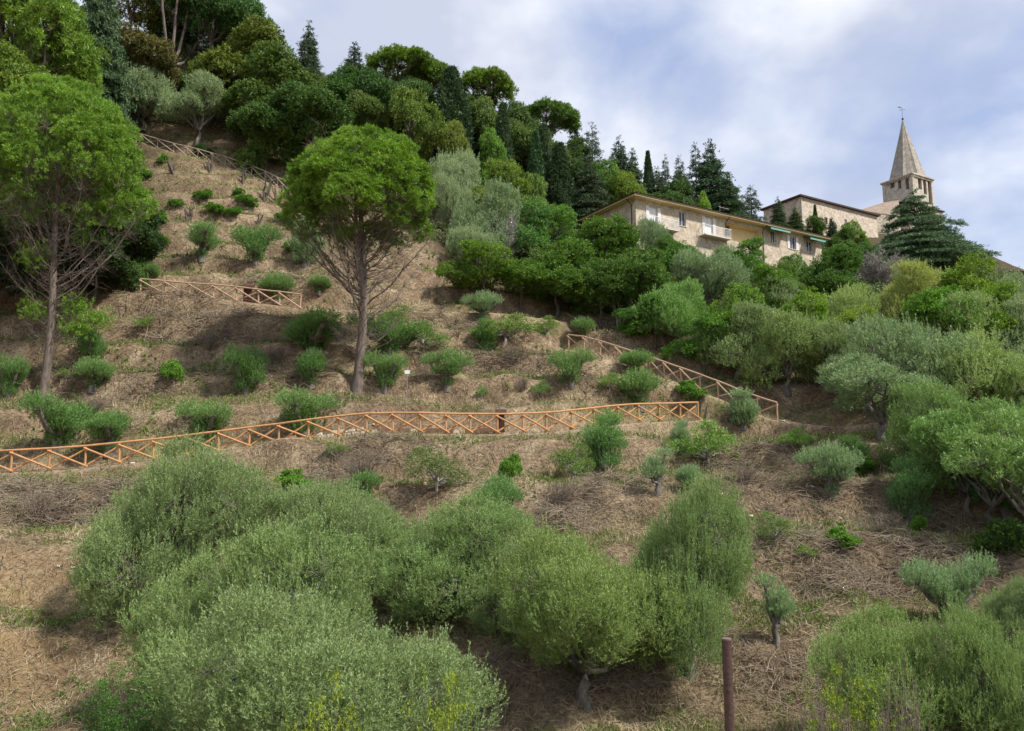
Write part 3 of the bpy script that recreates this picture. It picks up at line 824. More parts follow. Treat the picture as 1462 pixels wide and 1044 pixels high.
def shoots(key, nst, Ht, R, ll, lw, top=.45):
    a = rng.random(nst) * 6.283; q = np.sqrt(rng.random(nst)) * R
    h = Ht * (.62 + .38 * rng.random(nst)) * (1 - .25 * q / R)
    S = np.stack([np.cos(a) * q * .35, np.sin(a) * q * .35, np.full(nst, -.2)], 1); E = np.stack([np.cos(a) * q, np.sin(a) * q, h], 1)
    P = bezier(S, E, 9, .02, .015)
    k = rng.integers(4, 9, nst * 40); i_ = rng.integers(0, nst, nst * 40)
    A = P[i_, k] + rand_unit(len(k)) * .12
    D = unit(np.array([0, 0, .8]) + rand_unit(len(k)) * .7)
    tone = np.clip((A[:, 2] / Ht - .5) * 1.6 + rng.normal(size=len(k)) * .2, 0, 1)
    v, f, tn = leaves(A, D, 9, .16, ll, lw, .65, tone, .15)
    vv, ff = tubes(P, (.014 * np.linspace(1, .3, 9))[None].repeat(nst, 0), 5)
    add_lib(key, mesh_np(key + "_leaves", v, f, M_BROAD, tone=tn), mesh_np(key + "_stems", vv, ff, M_BARK_D, smooth=True), "leaves", "stems")
shoots("shoots", 46, 4.5, 1.2, .055, .026); shoots("shoots", 40, 4.5, 1.3, .055, .026)
# ------------------------------------------------------------------ planting
CAT = {"olive_near": "olive tree", "olive_mid": "olive tree", "olive_tree": "olive tree", "oak": "tree", "bay": "tree", "airy": "tree", "bush": "bush", "scrub": "bush", "fir": "fir tree",
       "sparse_fir": "fir tree", "cedar": "cedar tree", "layered": "cedar tree", "cypress": "cypress", "umbrella": "pine tree", "pine_full": "pine tree", "pine_a": "pine tree", "pine_b": "pine tree",
       "shoots": "bush", "bare_shrub": "bare tree", "dry_scrub": "bush", "stump": "stump", "fork": "bare tree", "snag": "bare tree"}
NAME = {"olive_near": "olive_tree", "olive_mid": "olive_tree", "olive_tree": "olive_tree", "oak": "broadleaf_tree", "bay": "laurel_tree", "airy": "broadleaf_tree", "bush": "leafy_bush", "scrub": "scrub_bush",
        "fir": "fir_tree", "sparse_fir": "fir_tree", "cedar": "cedar_tree", "layered": "cedar_tree", "cypress": "cypress_tree", "umbrella": "stone_pine", "pine_full": "stone_pine", "pine_a": "stone_pine", "pine_b": "stone_pine",
        "shoots": "leafy_bush", "bare_shrub": "bare_tree", "dry_scrub": "dry_bush", "stump": "tree_stump", "fork": "bare_tree", "snag": "dead_tree"}
for k in LIB:
    if k.startswith("lop"):
        CAT[k] = "pruned olive"; NAME[k] = "pruned_olive"
_use = {}
LIMX = [190, 210, 430, 520, 620, 640, 700, 760, 880, 910, 1000, 1110, 1200, 1260, 1300, 1330]; LIMY = [400, 205, 262, 380, 400, 425, 440, 446, 466, 484, 530, 558, 585, 620, 700, 900]
MINASP = {'olive_mid': .95, 'olive_tree': 1.0, 'airy': 1.25, 'oak': 1.15, 'bay': 1.05, 'bush': .6}
def plant(key, px, ytop, ybase, w, label, group=None, d=None, tint=(1, 1, 1), rot=None, var=None, one=False):
    """ybase None: the foot is hidden, d gives the distance"""
    p = at(px, d) if d else place(px, ybase)
    if p is None:
        print("NO HIT", px, ybase, label); return None
    x, y, z, dd = p
    if d:
        ybase = float(project(np.float64(x), np.float64(y), np.float64(z))[1])
        if d > 35 and ybase - ytop < w * MINASP.get(key, 0):     # stand it lower on the slope so that it keeps a natural height
            yb_ = min(ytop + w * MINASP[key], max(float(np.interp(px, LIMX, LIMY)), ybase))
            q = place(px, yb_)
            if q: x, y, z, dd = q; ybase = yb_
    hgt = (ybase - ytop) / FPX * dd
    wid = w / FPX * dd * (1.25 if key in ('fir', 'sparse_fir') else 1)
    n = _use.get(key, 0); _use[key] = n + 1
    L_ = LIB[key]; cm, tm, mw, mh, cn, tn = L_[(n if var is None else var) % len(L_)]
    if hgt < .3: print("LOW", label, hgt)
    if key == 'airy': tint = (tint[0] * .9, tint[1] * 1.12, tint[2])
    r = bpy.data.objects.new(NAME[key], None); C.objects.link(r)
    r.location = (x, y, z); r.empty_display_size = .3
    r.rotation_euler = (0, 0, rng.random() * 6.28 if rot is None else rot)
    r.scale = (wid / mw, wid / mw, hgt / mh)
    tag(r, label, CAT[key], group)
    if tm: 
        o = link(tn, tm, r); 
    if cm:
        o = link(cn, cm, r); o.color = (*tint, 1)
    return r

# ------------------------------------------------------------------ built things
class MB:
    def __init__(s): s.v, s.f, s.uv, s.m = [], [], [], []
    def quad(s, pts, uv=None, m=0):
        i = len(s.v); s.v += [tuple(p) for p in pts]; s.f.append(tuple(range(i, i + len(pts)))); s.m.append(m)
        if uv is None:
            p = [Vector(q) for q in pts]; nrm = (p[1] - p[0]).cross(p[2] - p[0]).normalized()
            ax = Vector((0, 0, 1)) if abs(nrm.z) < .9 else Vector((0, 1, 0))
            a = ax.cross(nrm).normalized(); b_ = nrm.cross(a)
            uv = [(q.dot(a), q.dot(b_)) for q in p]
        s.uv += uv
    def box(s, x0, x1, y0, y1, z0, z1, m=0):
        P = [(x, y, z) for x in (x0, x1) for y in (y0, y1) for z in (z0, z1)]
        for f in ((0, 1, 3, 2), (4, 6, 7, 5), (0, 4, 5, 1), (2, 3, 7, 6), (0, 2, 6, 4), (1, 5, 7, 3)):
            s.quad([P[i] for i in f], None, m)
    def tube(s, pts, r, sides=8, cap=True, m=0):
        v, f = tubes(np.array(pts, float)[None], np.broadcast_to(np.array(r, float), (1, len(pts))), sides)
        for q in f: s.quad([v[i] for i in q], [(0, 0)] * 4, m)
        if cap:
            s.quad([v[i] for i in range(sides)][::-1], [(0, 0)] * sides, m); s.quad([v[i] for i in range(len(v) - sides, len(v))], [(0, 0)] * sides, m)
    def wall(s, L0, L1, z0, z1, holes, place_fn, depth=.22, m=0):
        """front face with rectangular or arched holes and their reveals; holes: (a,b,c,d,arch)"""
        xs = {L0, L1}
        for h in holes:
            n_ = 9 if h[4] else 2
            xs |= set(np.linspace(h[0], h[1], n_).round(4).tolist())
        xs = sorted(xs)
        def top(h, x):
            if not h[4]: return h[3]
            r = (h[1] - h[0]) / 2; t = (x - (h[0] + h[1]) / 2) / r
            return h[3] - r + r * math.sqrt(max(0, 1 - t * t))
        for a, b_ in zip(xs[:-1], xs[1:]):
            md = (a + b_) / 2
            hs = sorted([h for h in holes if h[0] - 1e-4 < md < h[1] + 1e-4], key=lambda h: h[2])
            lo = (z0, z0)
            for h in hs:
                q = [(a, lo[0]), (b_, lo[1]), (b_, h[2]), (a, h[2])]
                s.quad([place_fn(x, 0, z) for x, z in q], q, m)
                ta, tb = top(h, a), top(h, b_)
                s.quad([place_fn(a, 0, ta), place_fn(a, depth, ta), place_fn(b_, depth, tb), place_fn(b_, 0, tb)], [(a, 0), (a, depth), (b_, depth), (b_, 0)], m)
                s.quad([place_fn(a, 0, h[2]), place_fn(b_, 0, h[2]), place_fn(b_, depth, h[2]), place_fn(a, depth, h[2])], [(a, 0), (b_, 0), (b_, depth), (a, depth)], m)
                lo = (ta, tb)
            q = [(a, lo[0]), (b_, lo[1]), (b_, z1), (a, z1)]
            s.quad([place_fn(x, 0, z) for x, z in q], q, m)
        for h in holes:
            for x in (h[0], h[1]):
                t = top(h, x)
                s.quad([place_fn(x, 0, h[2]), place_fn(x, depth, h[2]), place_fn(x, depth, t), place_fn(x, 0, t)], [(0, h[2]), (depth, h[2]), (depth, t), (0, t)], m)
    def build(s, name, mats, parent=None, bevel=0, smooth=False):
        me = bpy.data.meshes.new(name); me.from_pydata(s.v, [], s.f)
        ul = me.uv_layers.new(name="UVMap")
        ul.data.foreach_set("uv", np.array(s.uv, np.float32).ravel())
        ms = mats if isinstance(mats, (list, tuple)) else [mats]
        for mt in ms: me.materials.append(mt)
        me.polygons.foreach_set("material_index", s.m)
        if smooth: me.polygons.foreach_set("use_smooth", [True] * len(s.f))
        me.update()
        o = link(name, me, parent)
        if bevel:
            md = o.modifiers.new("bevel", 'BEVEL'); md.width = bevel; md.segments = 2
        return o

# ---- fences
def fence(pts, mat, label, group, hgt=1.16, miss=(), th=1.0):
    root = bpy.data.objects.new("rail_fence", None); C.objects.link(root)
    o0 = Vector(pts[0]); root.location = o0
    tag(root, label, "fence", group)
    T = [Vector(p) - o0 for p in pts]
    for i, p in enumerate(T):
        m = MB(); j = Vector((random.uniform(-.05, .05), random.uniform(-.04, .04), 0))
        m.tube([p - Vector((0, 0, .35)), p + j * .5 + Vector((0, 0, hgt * .5)), p + j + Vector((0, 0, hgt - .05))], [.058 * th, .056 * th, .054 * th], 9)
        m.build("post", mat, root)
    for i in range(len(T) - 1):
        a, c = T[i], T[i + 1]; up = Vector((0, 0, hgt)); u = (c - a).normalized(); sd_ = u.cross(Vector((0, 0, 1))).normalized()
        m = MB(); m.tube([a + up - u * .05, (a + c) / 2 + up + Vector((0, 0, random.uniform(-.015, .01))), c + up + u * .03], [.055 * th, .058 * th, .055 * th], 9)
        m.build("rail", mat, root)
        lo = Vector((0, 0, .08 + random.uniform(0, .05))); hi = Vector((0, 0, hgt - .10))
        f = sd_ * .075
        if (i, 0) not in miss:
            m = MB(); m.tube([a + hi + f - u * .1, c + lo + f + u * .15], [.052 * th, .055 * th], 8); m.build("brace", mat, root)
        if (i, 1) not in miss:
            m = MB(); m.tube([a + lo - f - u * .08, c + hi - f + u * .08], [.05 * th, .052 * th], 8); m.build("brace", mat, root)
    return root
def ground_pts(lst, dep):
    out = []
    for p, q in lst:
        x, y, z = pt(p, q, dep(p)); out.append((x, y, float(H(x, y))))
    return out
fence(ground_pts([(-93, 684), (-38, 680)] + FENCE_NEAR, DEP_NEAR), M_FENCE_N, "orange wooden rail fence with crossed braces running along the lowest path", "wooden rail fences on the slope")
fence(ground_pts(FENCE_MID, DEP_MID), M_FENCE_O, "short pale rail fence beside the dark lectern sign on the middle terrace", "wooden rail fences on the slope")
fence(ground_pts(FENCE_RIGHT, DEP_RIGHT), M_FENCE_O, "pale rail fence stepping down the sloping path to the right of the slope", "wooden rail fences on the slope", miss=[(11, 0), (8, 0)])
fence(ground_pts(FENCE_TOP, DEP_TOP), M_FENCE_G, "pale grey rail fence at the top of the slope below the wood", "wooden rail fences on the slope", th=.95)

# ---- pillar signs, boards, stone edging, small sign, loose pole, steel pole
M_CORTEN = plain("rust_brown_steel", (.055, .022, .016), .6, .4, 4)
M_BOARD = plain("brown_board", (.16, .085, .055), .75, .25, 6)
M_STONE = plain("pale_stone", (.60, .53, .41), .9, .25, 5, bump=.5)
M_WHITE = plain("white_paint", (.75, .76, .78), .5, .05, 3)
M_STEEL = plain("galvanised_steel", (.32, .32, .33), .45, .15, 4, metal=.6)
def sign_pillar(px, py, d, hgt, wid, label):
    x, y, z = pt(px, py, d); z = float(H(x, y))
    r = bpy.data.objects.new("sign_lectern", None); C.objects.link(r); r.location = (x, y, z); tag(r, label, "sign", "dark lectern signs by the fences")
    m = MB(); m.box(-wid * .5, wid * .5, -.06, .06, -.3, hgt - .12); m.build("pillar", M_CORTEN, r, .01)
    m = MB(); a = wid * .78
    lo, hi = hgt - .14, hgt + .10
    for dz in (0, -.035):
        m.quad([(-a, -.26, lo + dz), (a, -.26, lo + dz), (a, .22, hi + dz), (-a, .22, hi + dz)])
    m.quad([(-a, -.26, lo - .035), (a, -.26, lo - .035), (a, -.26, lo), (-a, -.26, lo)]); m.quad([(-a, .22, hi - .035), (a, .22, hi - .035), (a, .22, hi), (-a, .22, hi)])
    for sx in (-a, a): m.quad([(sx, -.26, lo - .035), (sx, .22, hi - .035), (sx, .22, hi), (sx, -.26, lo)])
    m.build("top_panel", M_CORTEN, r)
sign_pillar(715, 619, 47.3, 1.42, .42, "dark brown lectern sign standing behind the orange fence")
sign_pillar(353, 435, 60.8, 1.45, .58, "dark brown lectern sign standing behind the pale fence of the middle terrace")
for k, (a, c_, yb, lb_) in enumerate(((540, 585, 616, "brown bank board leftmost of three behind the orange fence"), (602, 647, 618, "brown bank board in the middle of three behind the orange fence"), (664, 707, 620, "brown bank board next to the dark lectern sign behind the orange fence"))):
    p0, p1 = pt(a, yb, 46.6), pt(c_, yb, 46.9)
    z = min(float(H(p0[0], p0[1])), float(H(p1[0], p1[1])))
    r = bpy.data.objects.new("bank_board", None); C.objects.link(r); r.location = (p0[0], p0[1], z)
    Lb = math.hypot(p1[0] - p0[0], p1[1] - p0[1]); r.rotation_euler.z = math.atan2(p1[1] - p0[1], p1[0] - p0[0])
    tag(r, lb_, "board", "brown boards along the path")
    for j in range(3):
        m = MB(); m.box(0, Lb, -.03 + .008 * j, .03 + .008 * j, -.1 + .18 * j, .075 + .18 * j); m.build("plank", M_BOARD, r, .008)
    for q in (.15, Lb - .15):
        m = MB(); m.box(q - .04, q + .04, .055, .12, -.3, .46); m.build("stake", M_BOARD, r, .008)
def stone_run(a, c_, ya, yc, d, rows, label):
    r = MB(); p0 = Vector(pt(a, ya, d)); p1 = Vector(pt(c_, yc, d)); n_ = max(2, int((p1 - p0).length / .42)); u = (p1 - p0).normalized(); w = Vector((-u.y, u.x, 0))
    for row in range(rows):
        for i in range(n_):
            q = p0 + (p1 - p0) * ((i + .5 * (row % 2)) / n_); zz = float(H(q.x, q.y)) + row * .19 - .02
            hw = (p1 - p0).length / n_ * .47 * random.uniform(.75, 1); t = random.uniform(-.04, .04); hh = .18 * random.uniform(.75, 1.0)
            if row == rows - 1 and random.random() < .3: continue
            P = []
            for sx in (-1, 1):
                for sy in (-1, 1):
                    for sz in (0, 1):
                        P.append(Vector((q.x, q.y, zz)) + u * sx * hw * random.uniform(.85, 1) + w * (sy * .13 + t) + Vector((0, 0, sz * hh + random.uniform(-.015, .015))))
            for f in ((0, 1, 3, 2), (4, 6, 7, 5), (0, 4, 5, 1), (2, 3, 7, 6), (0, 2, 6, 4), (1, 5, 7, 3)): r.quad([P[i_] for i_ in f])
    o = r.build("stone_edging", M_STONE, None, .012); tag(o, label, "stone edging", "pale stone edging along the path")
stone_run(455, 538, 622, 617, 46.3, 3, "pale stacked stone edging left of the first brown board")
stone_run(586, 601, 617, 618, 46.9, 2, "short pale stone edging between the first and second brown boards")
stone_run(648, 663, 619, 620, 47.0, 2, "short pale stone edging between the second and third brown boards")
stone_run(722, 775, 620, 618, 47.3, 2, "pale stone edging right of the dark lectern sign")
x, y, z = pt(580, 612, 47.6); z = float(H(x, y))
r = bpy.data.objects.new("plate_sign", None); C.objects.link(r); r.location = (x, y, z); tag(r, "small white plate sign on a thin pole behind the orange fence", "sign")
m = MB(); m.tube([(0, 0, -.3), (0, 0, 2.55)], .018, 8); m.build("pole", M_STEEL, r)
m = MB(); m.box(-.14, .14, -.03, -.018, 2.36, 2.56); m.build("plate", M_WHITE, r)
a = Vector(pt(393, 642, 43.4)); c_ = Vector(pt(441, 632, 43.9)); a.z = float(H(a.x, a.y)) + .05; c_.z = float(H(c_.x, c_.y)) + .06
m = MB(); m.tube([a, (a + c_) / 2 + Vector((0, 0, .03)), c_], [.05, .055, .05], 9); tag(m.build("wooden_pole", M_FENCE_N), "orange wooden pole lying on the ground below the fence", "pole")
x, y, z = pt(417, 625, 46.3); z = float(H(x, y))
m = MB(); m.box(x - .17, x + .17, y - .15, y + .15, z - .2, z + .55); tag(m.build("wooden_block", M_FENCE_O, None, .02), "squat weathered wooden block behind the orange fence", "block")
x, y, z = pt(1037, 911, 9.0); g = float(H(x, y))
M_POLE = plain("brown_painted_steel", (.062, .032, .028), .5, .6, 22, spec=.45, bump=.35)
r = bpy.data.objects.new("steel_post", None); C.objects.link(r); r.location = (x, y, g); tag(r, "brown painted steel post rising at the bottom edge in front of the slope", "post")
m = MB(); m.tube([(0.006, 0, -.3), (0, 0, z - g - .02)], .050, 24); m.build("shaft", M_POLE, r, smooth=False)
m = MB(); m.tube([(0, 0, z - g - .02), (0, 0, z - g - .004), (0, 0, z - g)], [.053, .053, .046], 24); m.build("cap", plain("worn_steel_cap", (.14, .10, .09), .5, .3, 9), r)

# ---- buildings share one street direction
U = Vector((.859, .512, 0)).normalized(); VV = Vector((-U.y, U.x, 0))
class Frame:
    def __init__(s, corner): s.o = Vector(corner)
    def front(s, px, py):       # picture point on the facade -> (along, height)
        dr = Vector(pt(px, py, 1.0)); t = s.o.dot(VV) / dr.dot(VV); q = dr * t - s.o
        return q.dot(U), q.z
    def side(s, px, py):
        dr = Vector(pt(px, py, 1.0)); t = s.o.dot(U) / dr.dot(U); q = dr * t - s.o
        return q.dot(VV), q.z
    def root(s, name, label, cat):
        r = bpy.data.objects.new(name, None); C.objects.link(r); r.location = s.o; r.rotation_euler.z = math.atan2(U.y, U.x); tag(r, label, cat); return r
FR = lambda x, y, z: (x, y, z)              # facade: local x along U, y inward
SD = lambda x, y, z: (y, x, z)              # side: along V

M_BRICK = masonry("pale_brick", ((.58, .49, .37), (.47, .385, .285)), (.54, .48, .39), .26, .075)
M_RUBBLE = masonry("rubble_stone", ((.60, .51, .40), (.44, .37, .29)), (.52, .45, .36), .42, .22)
M_ASHLAR = masonry("ashlar_stone", ((.52, .47, .39), (.42, .38, .31)), (.42, .38, .32), .7, .33)
M_SOFFIT = plain("yellow_plaster", (.58, .46, .24), .8, .08, 2)
M_ROOFD = plain("dark_roof_edge", (.060, .038, .030), .8, .3, 3)
M_TILE = masonry("roof_tile", ((.30, .165, .11), (.21, .12, .085)), (.10, .06, .045), .22, .35)
M_GLASS = plain("window_glass", (.03, .035, .042), .12, .1, 1, spec=.6)
M_SHUT = plain("white_shutter", (.68, .67, .66), .6, .06, 3)
M_SHUTR = plain("red_brown_shutter", (.34, .13, .08), .7, .15, 3)
M_AWN = plain("green_awning", (.12, .30, .26), .7, .1, 2)
M_PIPE = plain("brown_pipe", (.085, .05, .04), .5, .2, 3)
M_CONC = plain("pale_concrete", (.55, .50, .42), .85, .1, 3)

def window(fr, root, a, b_, z0, z1, shut=None, sw=.45, frame_m=None, sill=True, depth=.22, name="window", curtain=False):
    w = MB(); t = .07; fm = frame_m or M_SHUT
    for q in ((a, a + t, z0, z1), (b_ - t, b_, z0, z1), (a + t, b_ - t, z0, z0 + t), (a + t, b_ - t, z1 - t, z1), ((a + b_) / 2 - .03, (a + b_) / 2 + .03, z0 + t, z1 - t)):
        w.box(q[0], q[1], depth - .10, depth - .03, q[2], q[3])
    o = w.build(name, fm, root)
    p = MB(); p.quad([(a + t, depth - .06, z0 + t), (b_ - t, depth - .06, z0 + t), (b_ - t, depth - .06, z1 - t), (a + t, depth - .06, z1 - t)]); p.build("pane", M_WHITE if curtain else M_GLASS, o)
    if sill:
        s = MB(); s.box(a - .08, b_ + .08, -.07, .03, z0 - .07, z0 - .003); s.build("sill", M_CONC, o)
    if shut:
        for x0, x1 in ((a - sw, a - .01), (b_ + .01, b_ + sw)):
            s = MB(); s.box(x0, x1, -.05, -.012, z0, z1)
            k = z0 + .1
            while k < z1 - .08: s.box(x0 + .05, x1 - .05, -.062, -.051, k, k + .04); k += .09
            s.build("shutter", shut, o)
    return o

# apartment house
T0 = Vector(pt(905.5, 274.5, 86)); OH = .85
f1 = Frame(T0 + U * OH + VV * OH + Vector((0, 0, -.25)))
LEN, DEPb, Z0 = 28.6, 8.3, -8.0
ar = f1.root("apartment_house", "long brick house with yellow eaves and white shuttered windows half hidden by trees", "house")
def frng(x0, y0, x1, y1):
    a, _ = f1.front(x0, y1); b_, _ = f1.front(x1, y1); _, z1 = f1.front((x0 + x1) / 2, y0); _, z0 = f1.front((x0 + x1) / 2, y1)
    return a, b_, z0, z1
W = [frng(927, 296, 939, 322), frng(970, 302.5, 979.5, 323), frng(1007, 311, 1018, 336.5), frng(1038, 319.5, 1049, 333), frng(1101, 330, 1107.5, 347), frng(1128, 338.5, 1136.5, 356), frng(1152, 345, 1160, 360)]
lg0 = f1.front(1036.5, 320)[0]; lg1 = f1.front(1087, 330)[0]
zt = -.0
hol = [(*w, False) for i, w in enumerate(W) if i != 3] + [(lg0, lg1, W[2][2], -.45, False)]
w_ = MB(); w_.wall(0, LEN, Z0, zt, hol, FR)
sz0, sz1 = -2.35, -.95
w_.wall(0, DEPb, Z0, zt, [], SD)
w_.quad([(LEN, 0, Z0), (LEN, DEPb, Z0), (LEN, DEPb, zt), (LEN, 0, zt)]); w_.quad([(0, DEPb, Z0), (LEN, DEPb, Z0), (LEN, DEPb, zt), (0, DEPb, zt)])
w_.build("wall", M_BRICK, ar)
l_ = MB(); zl = W[2][2]
l_.wall(lg0, lg1, zl, -.45, [(*W[3], False)], lambda x, y, z: (x, .75 + y, z))
l_.quad([(lg0, .22, zl), (lg0, .75, zl), (lg0, .75, -.45), (lg0, .22, -.45)]); l_.quad([(lg1, .22, zl), (lg1, .75, zl), (lg1, .75, -.45), (lg1, .22, -.45)])
l_.quad([(lg0, .22, zl), (lg1, .22, zl), (lg1, .75, zl), (lg0, .75, zl)]); l_.quad([(lg0, .22, -.45), (lg1, .22, -.45), (lg1, .75, -.45), (lg0, .75, -.45)])
lo_ = l_.build("loggia", M_SOFFIT, ar)
for i, w in enumerate(W):
    if i == 3: continue
    window(f1, ar, *w, shut=M_SHUT if i in (0, 2, 5) else None, sw=.42, sill=i not in (0, 2), name="window", curtain=i in (0, 2))
w3 = MB(); a, b_, z0, z1 = W[3]; w3.box(a, b_, .85, .93, z0, z1); w3.build("loggia_window", M_PIPE, ar)
s_o = MB(); s_o.box(-OH + .05, LEN + OH - .05, -OH + .05, DEPb + OH - .05, .003, .10); s_o.build("eaves", M_SOFFIT, ar)
f_ = MB(); f_.box(-OH, LEN + OH, -OH, DEPb + OH, .103, .27); f_.build("roof_edge", M_ROOFD, ar)
rf = MB(); e0, e1, g0, g1 = -OH - .04, LEN + OH + .04, -OH - .04, DEPb + OH + .04; ym = (g0 + g1) / 2; hz = .27 + (g1 - g0) / 2 * .20
A_, B_, C_, D_ = (e0, g0, .273), (e1, g0, .273), (e1, g1, .273), (e0, g1, .273); R0, R1 = (e0 + 4.5, ym, hz), (e1 - 4.5, ym, hz)
rf.quad([A_, B_, R1, R0]); rf.quad([C_, D_, R0, R1]); rf.quad([D_, A_, R0]); rf.quad([B_, C_, R1]); roof_o = rf.build("roof", M_TILE, ar)
def pipe(xw, zlo):
    m = MB(); m.tube([(xw + .05, -OH + .1, -.02), (xw, -.3, -.35), (xw, -.09, -.5), (xw, -.09, zlo)], .05, 8); m.build("downpipe", M_PIPE, ar)
pipe(lg0 - .12, -5); pipe(lg1 + .15, -5)
m = MB(); m.tube([(-OH + .1, .55, -.02), (-.3, .6, -.35), (-.09, .6, -.5), (-.09, .6, -5)], .05, 8); m.build("downpipe", M_PIPE, ar)
def balcony(px0, px1, py):
    a, z = f1.front(px0, py); b_, z2 = f1.front(px1, py + (px1 - px0) * .13)
    m = MB(); m.box(a, b_, -.9, -.004, z - .12, z); o = m.build("balcony", M_CONC, ar)
    m = MB(); m.tube([(a, -.02, z + 1), (a, -.86, z + 1), (b_, -.86, z + 1), (b_, -.02, z + 1)], .03, 6); m.tube([(a, -.02, z + .12), (a, -.86, z + .12), (b_, -.86, z + .12), (b_, -.02, z + .12)], .015, 6)
    k = a
    while k <= b_: m.tube([(k, -.86, z), (k, -.86, z + 1)], .018, 4, False); k += .13
    k = -1.0
    while k < -.05:
        for q in (a, b_): m.tube([(q, k, z), (q, k, z + 1)], .010, 4, False)
        k += .13
    m.build("railing", M_WHITE, o)
balcony(914, 962, 322.5); balcony(999, 1036, 336.0)
for (p0, p1, py) in ((1090, 1118, 323), (1146, 1168, 337.5)):
    a, z = f1.front(p0, py); b_, _ = f1.front(p1, py + 8)
    m = MB(); m.quad([(a, -.03, z), (b_, -.03, z), (b_, -1.1, z - .42), (a, -1.1, z - .42)]); m.quad([(a, -.03, z - .02), (b_, -.03, z - .02), (b_, -1.1, z - .44), (a, -1.1, z - .44)])
    m.quad([(a, -1.1, z - .42), (b_, -1.1, z - .42), (b_, -1.11, z - .62), (a, -1.11, z - .62)]); m.build("awning", M_AWN, ar)
for ax_, hz_ in ((9.0, 1.5), (14.5, 1.6)):
    m = MB(); m.tube([(ax_, 2.5, .5), (ax_, 2.5, hz_ + .9)], .02, 6)
    if ax_ > 10:
        m.tube([(ax_ - .2, 2.5, hz_ + .8), (ax_ + 1.3, 2.4, hz_ + .7)], .025, 6)
        for k in range(5): m.tube([(ax_ + .2 + .25 * k, 2.1, hz_ + .76), (ax_ + .2 + .25 * k, 2.8, hz_ + .76)], .012, 5)
    m.build("aerial", M_STEEL, ar)

# monastery behind it
T1 = Vector(pt(1143, 277.5, 150)); OM = .5
f2 = Frame(T1 + U * OM + VV * OM + Vector((0, 0, -.2)))
mr_ = f2.root("stone_monastery", "rubble stone building with a dark low roof between the brick house and the bell tower", "building")
LM, DM, ZM = 21.5, 8.6, -14
def frng2(x0, y0, x1, y1):
    a, z1 = f2.front(x0, y0); b_, z0 = f2.front(x1, y1); return a, b_, z0, z1
WM = [frng2(1177, 310, 1182, 321), frng2(1184, 311.5, 1188.5, 321), frng2(1205.5, 313, 1209.8, 325), frng2(1217.5, 316, 1222, 327)]
w_ = MB(); w_.wall(0, LM, ZM, 0, [(*w, False) for w in WM], FR); w_.wall(0, DM, ZM, 0, [], SD)
w_.quad([(LM, 0, ZM), (LM, DM, ZM), (LM, DM, 0), (LM, 0, 0)]); w_.quad([(0, DM, ZM), (LM, DM, ZM), (LM, DM, 0), (0, DM, 0)]); w_.build("wall", M_RUBBLE, mr_)
for i, w in enumerate(WM): window(f2, mr_, *w, shut=None, frame_m=M_SHUTR if i < 2 else M_SHUT)
m = MB(); m.box(-OM, LM + OM, -OM, DM + OM, .003, .26); m.build("roof_edge", M_ROOFD, mr_)
rf = MB(); e0, e1, g0, g1 = -OM - .03, LM + OM + .03, -OM - .03, DM + OM + .03; ym = (g0 + g1) / 2; hz = .27 + 4.6 * .22
A_, B_, C_, D_ = (e0, g0, .263), (e1, g0, .263), (e1, g1, .263), (e0, g1, .263); R0, R1 = (e0 + 4.6, ym, hz), (e1 - 4.6, ym, hz)
rf.quad([A_, B_, R1, R0]); rf.quad([C_, D_, R0, R1]); rf.quad([D_, A_, R0]); rf.quad([B_, C_, R1]); rf.build("roof", M_TILE, mr_)
m = MB(); m.tube([(.12, -.08, -.05), (.12, -.08, -8)], .06, 6); m.build("downpipe", M_CONC, mr_)

# church: nave block and bell tower
T2 = Vector(pt(1302.5, 246, 200)); S_ = 7.8
f3 = Frame(T2 + U * .35 + VV * .35 + Vector((0, 0, -.55)))
tw = f3.root("bell_tower", "square stone bell tower with arched openings and a tall ribbed octagonal spire", "tower")
ZT = -30
def arch_f(x0, x1, y0, y1, side=False):
    g = f3.side if side else f3.front
    a = g(x0, y0)[0]; b_ = g(x1, y0)[0]; z1 = g((x0 + x1) / 2, y0)[1]; z0 = g((x0 + x1) / 2, y1)[1]
    return (min(a, b_), max(a, b_), z0, z1, True)
hf = [arch_f(1310, 1315.2, 251.5, 270), arch_f(1317.4, 1321.8, 253.8, 277), arch_f(1324, 1329.2, 256, 291)]
hs = [arch_f(1270.5, 1276.8, 258, 269, True), arch_f(1281.4, 1286.3, 256.5, 270, True), arch_f(1292, 1297.2, 254, 271, True)]
w_ = MB(); w_.wall(0, S_, ZT, 0, hf, FR, .5); w_.wall(0, S_, ZT, 0, hs, SD, .5)
w_.quad([(S_, 0, ZT), (S_, S_, ZT), (S_, S_, 0), (S_, 0, 0)]); w_.quad([(0, S_, ZT), (S_, S_, ZT), (S_, S_, 0), (0, S_, 0)]); w_.build("wall", M_ASHLAR, tw)
m = MB(); m.box(.5, S_ - .3, .5, S_ - .3, -14, -.1); m.build("belfry_inside", plain("belfry_shade", (.13, .105, .085), .95, .2), tw)  # solid block behind the arches, its dark colour stands for the belfry's shade
m = MB()
for (x0, x1, y0, y1) in ((-.14, .55, -.14, .55), (S_ - .55, S_ + .14, -.14, .55), (-.14, .55, S_ - .55, S_ + .14)): m.box(x0, x1, y0, y1, ZT, -.02)
m.build("corner_pilaster", M_ASHLAR, tw)
m = MB(); m.box(-.3, S_ + .3, -.3, S_ + .3, .003, .22); m.box(-.5, S_ + .5, -.5, S_ + .5, .224, .52)
k = -.1
while k < S_ + .1:
    m.box(k, k + .22, -.28, -.15, -.32, -.001); m.box(-.28, -.15, k, k + .22, -.32, -.001); k += .5
m.build("cornice", M_ASHLAR, tw)
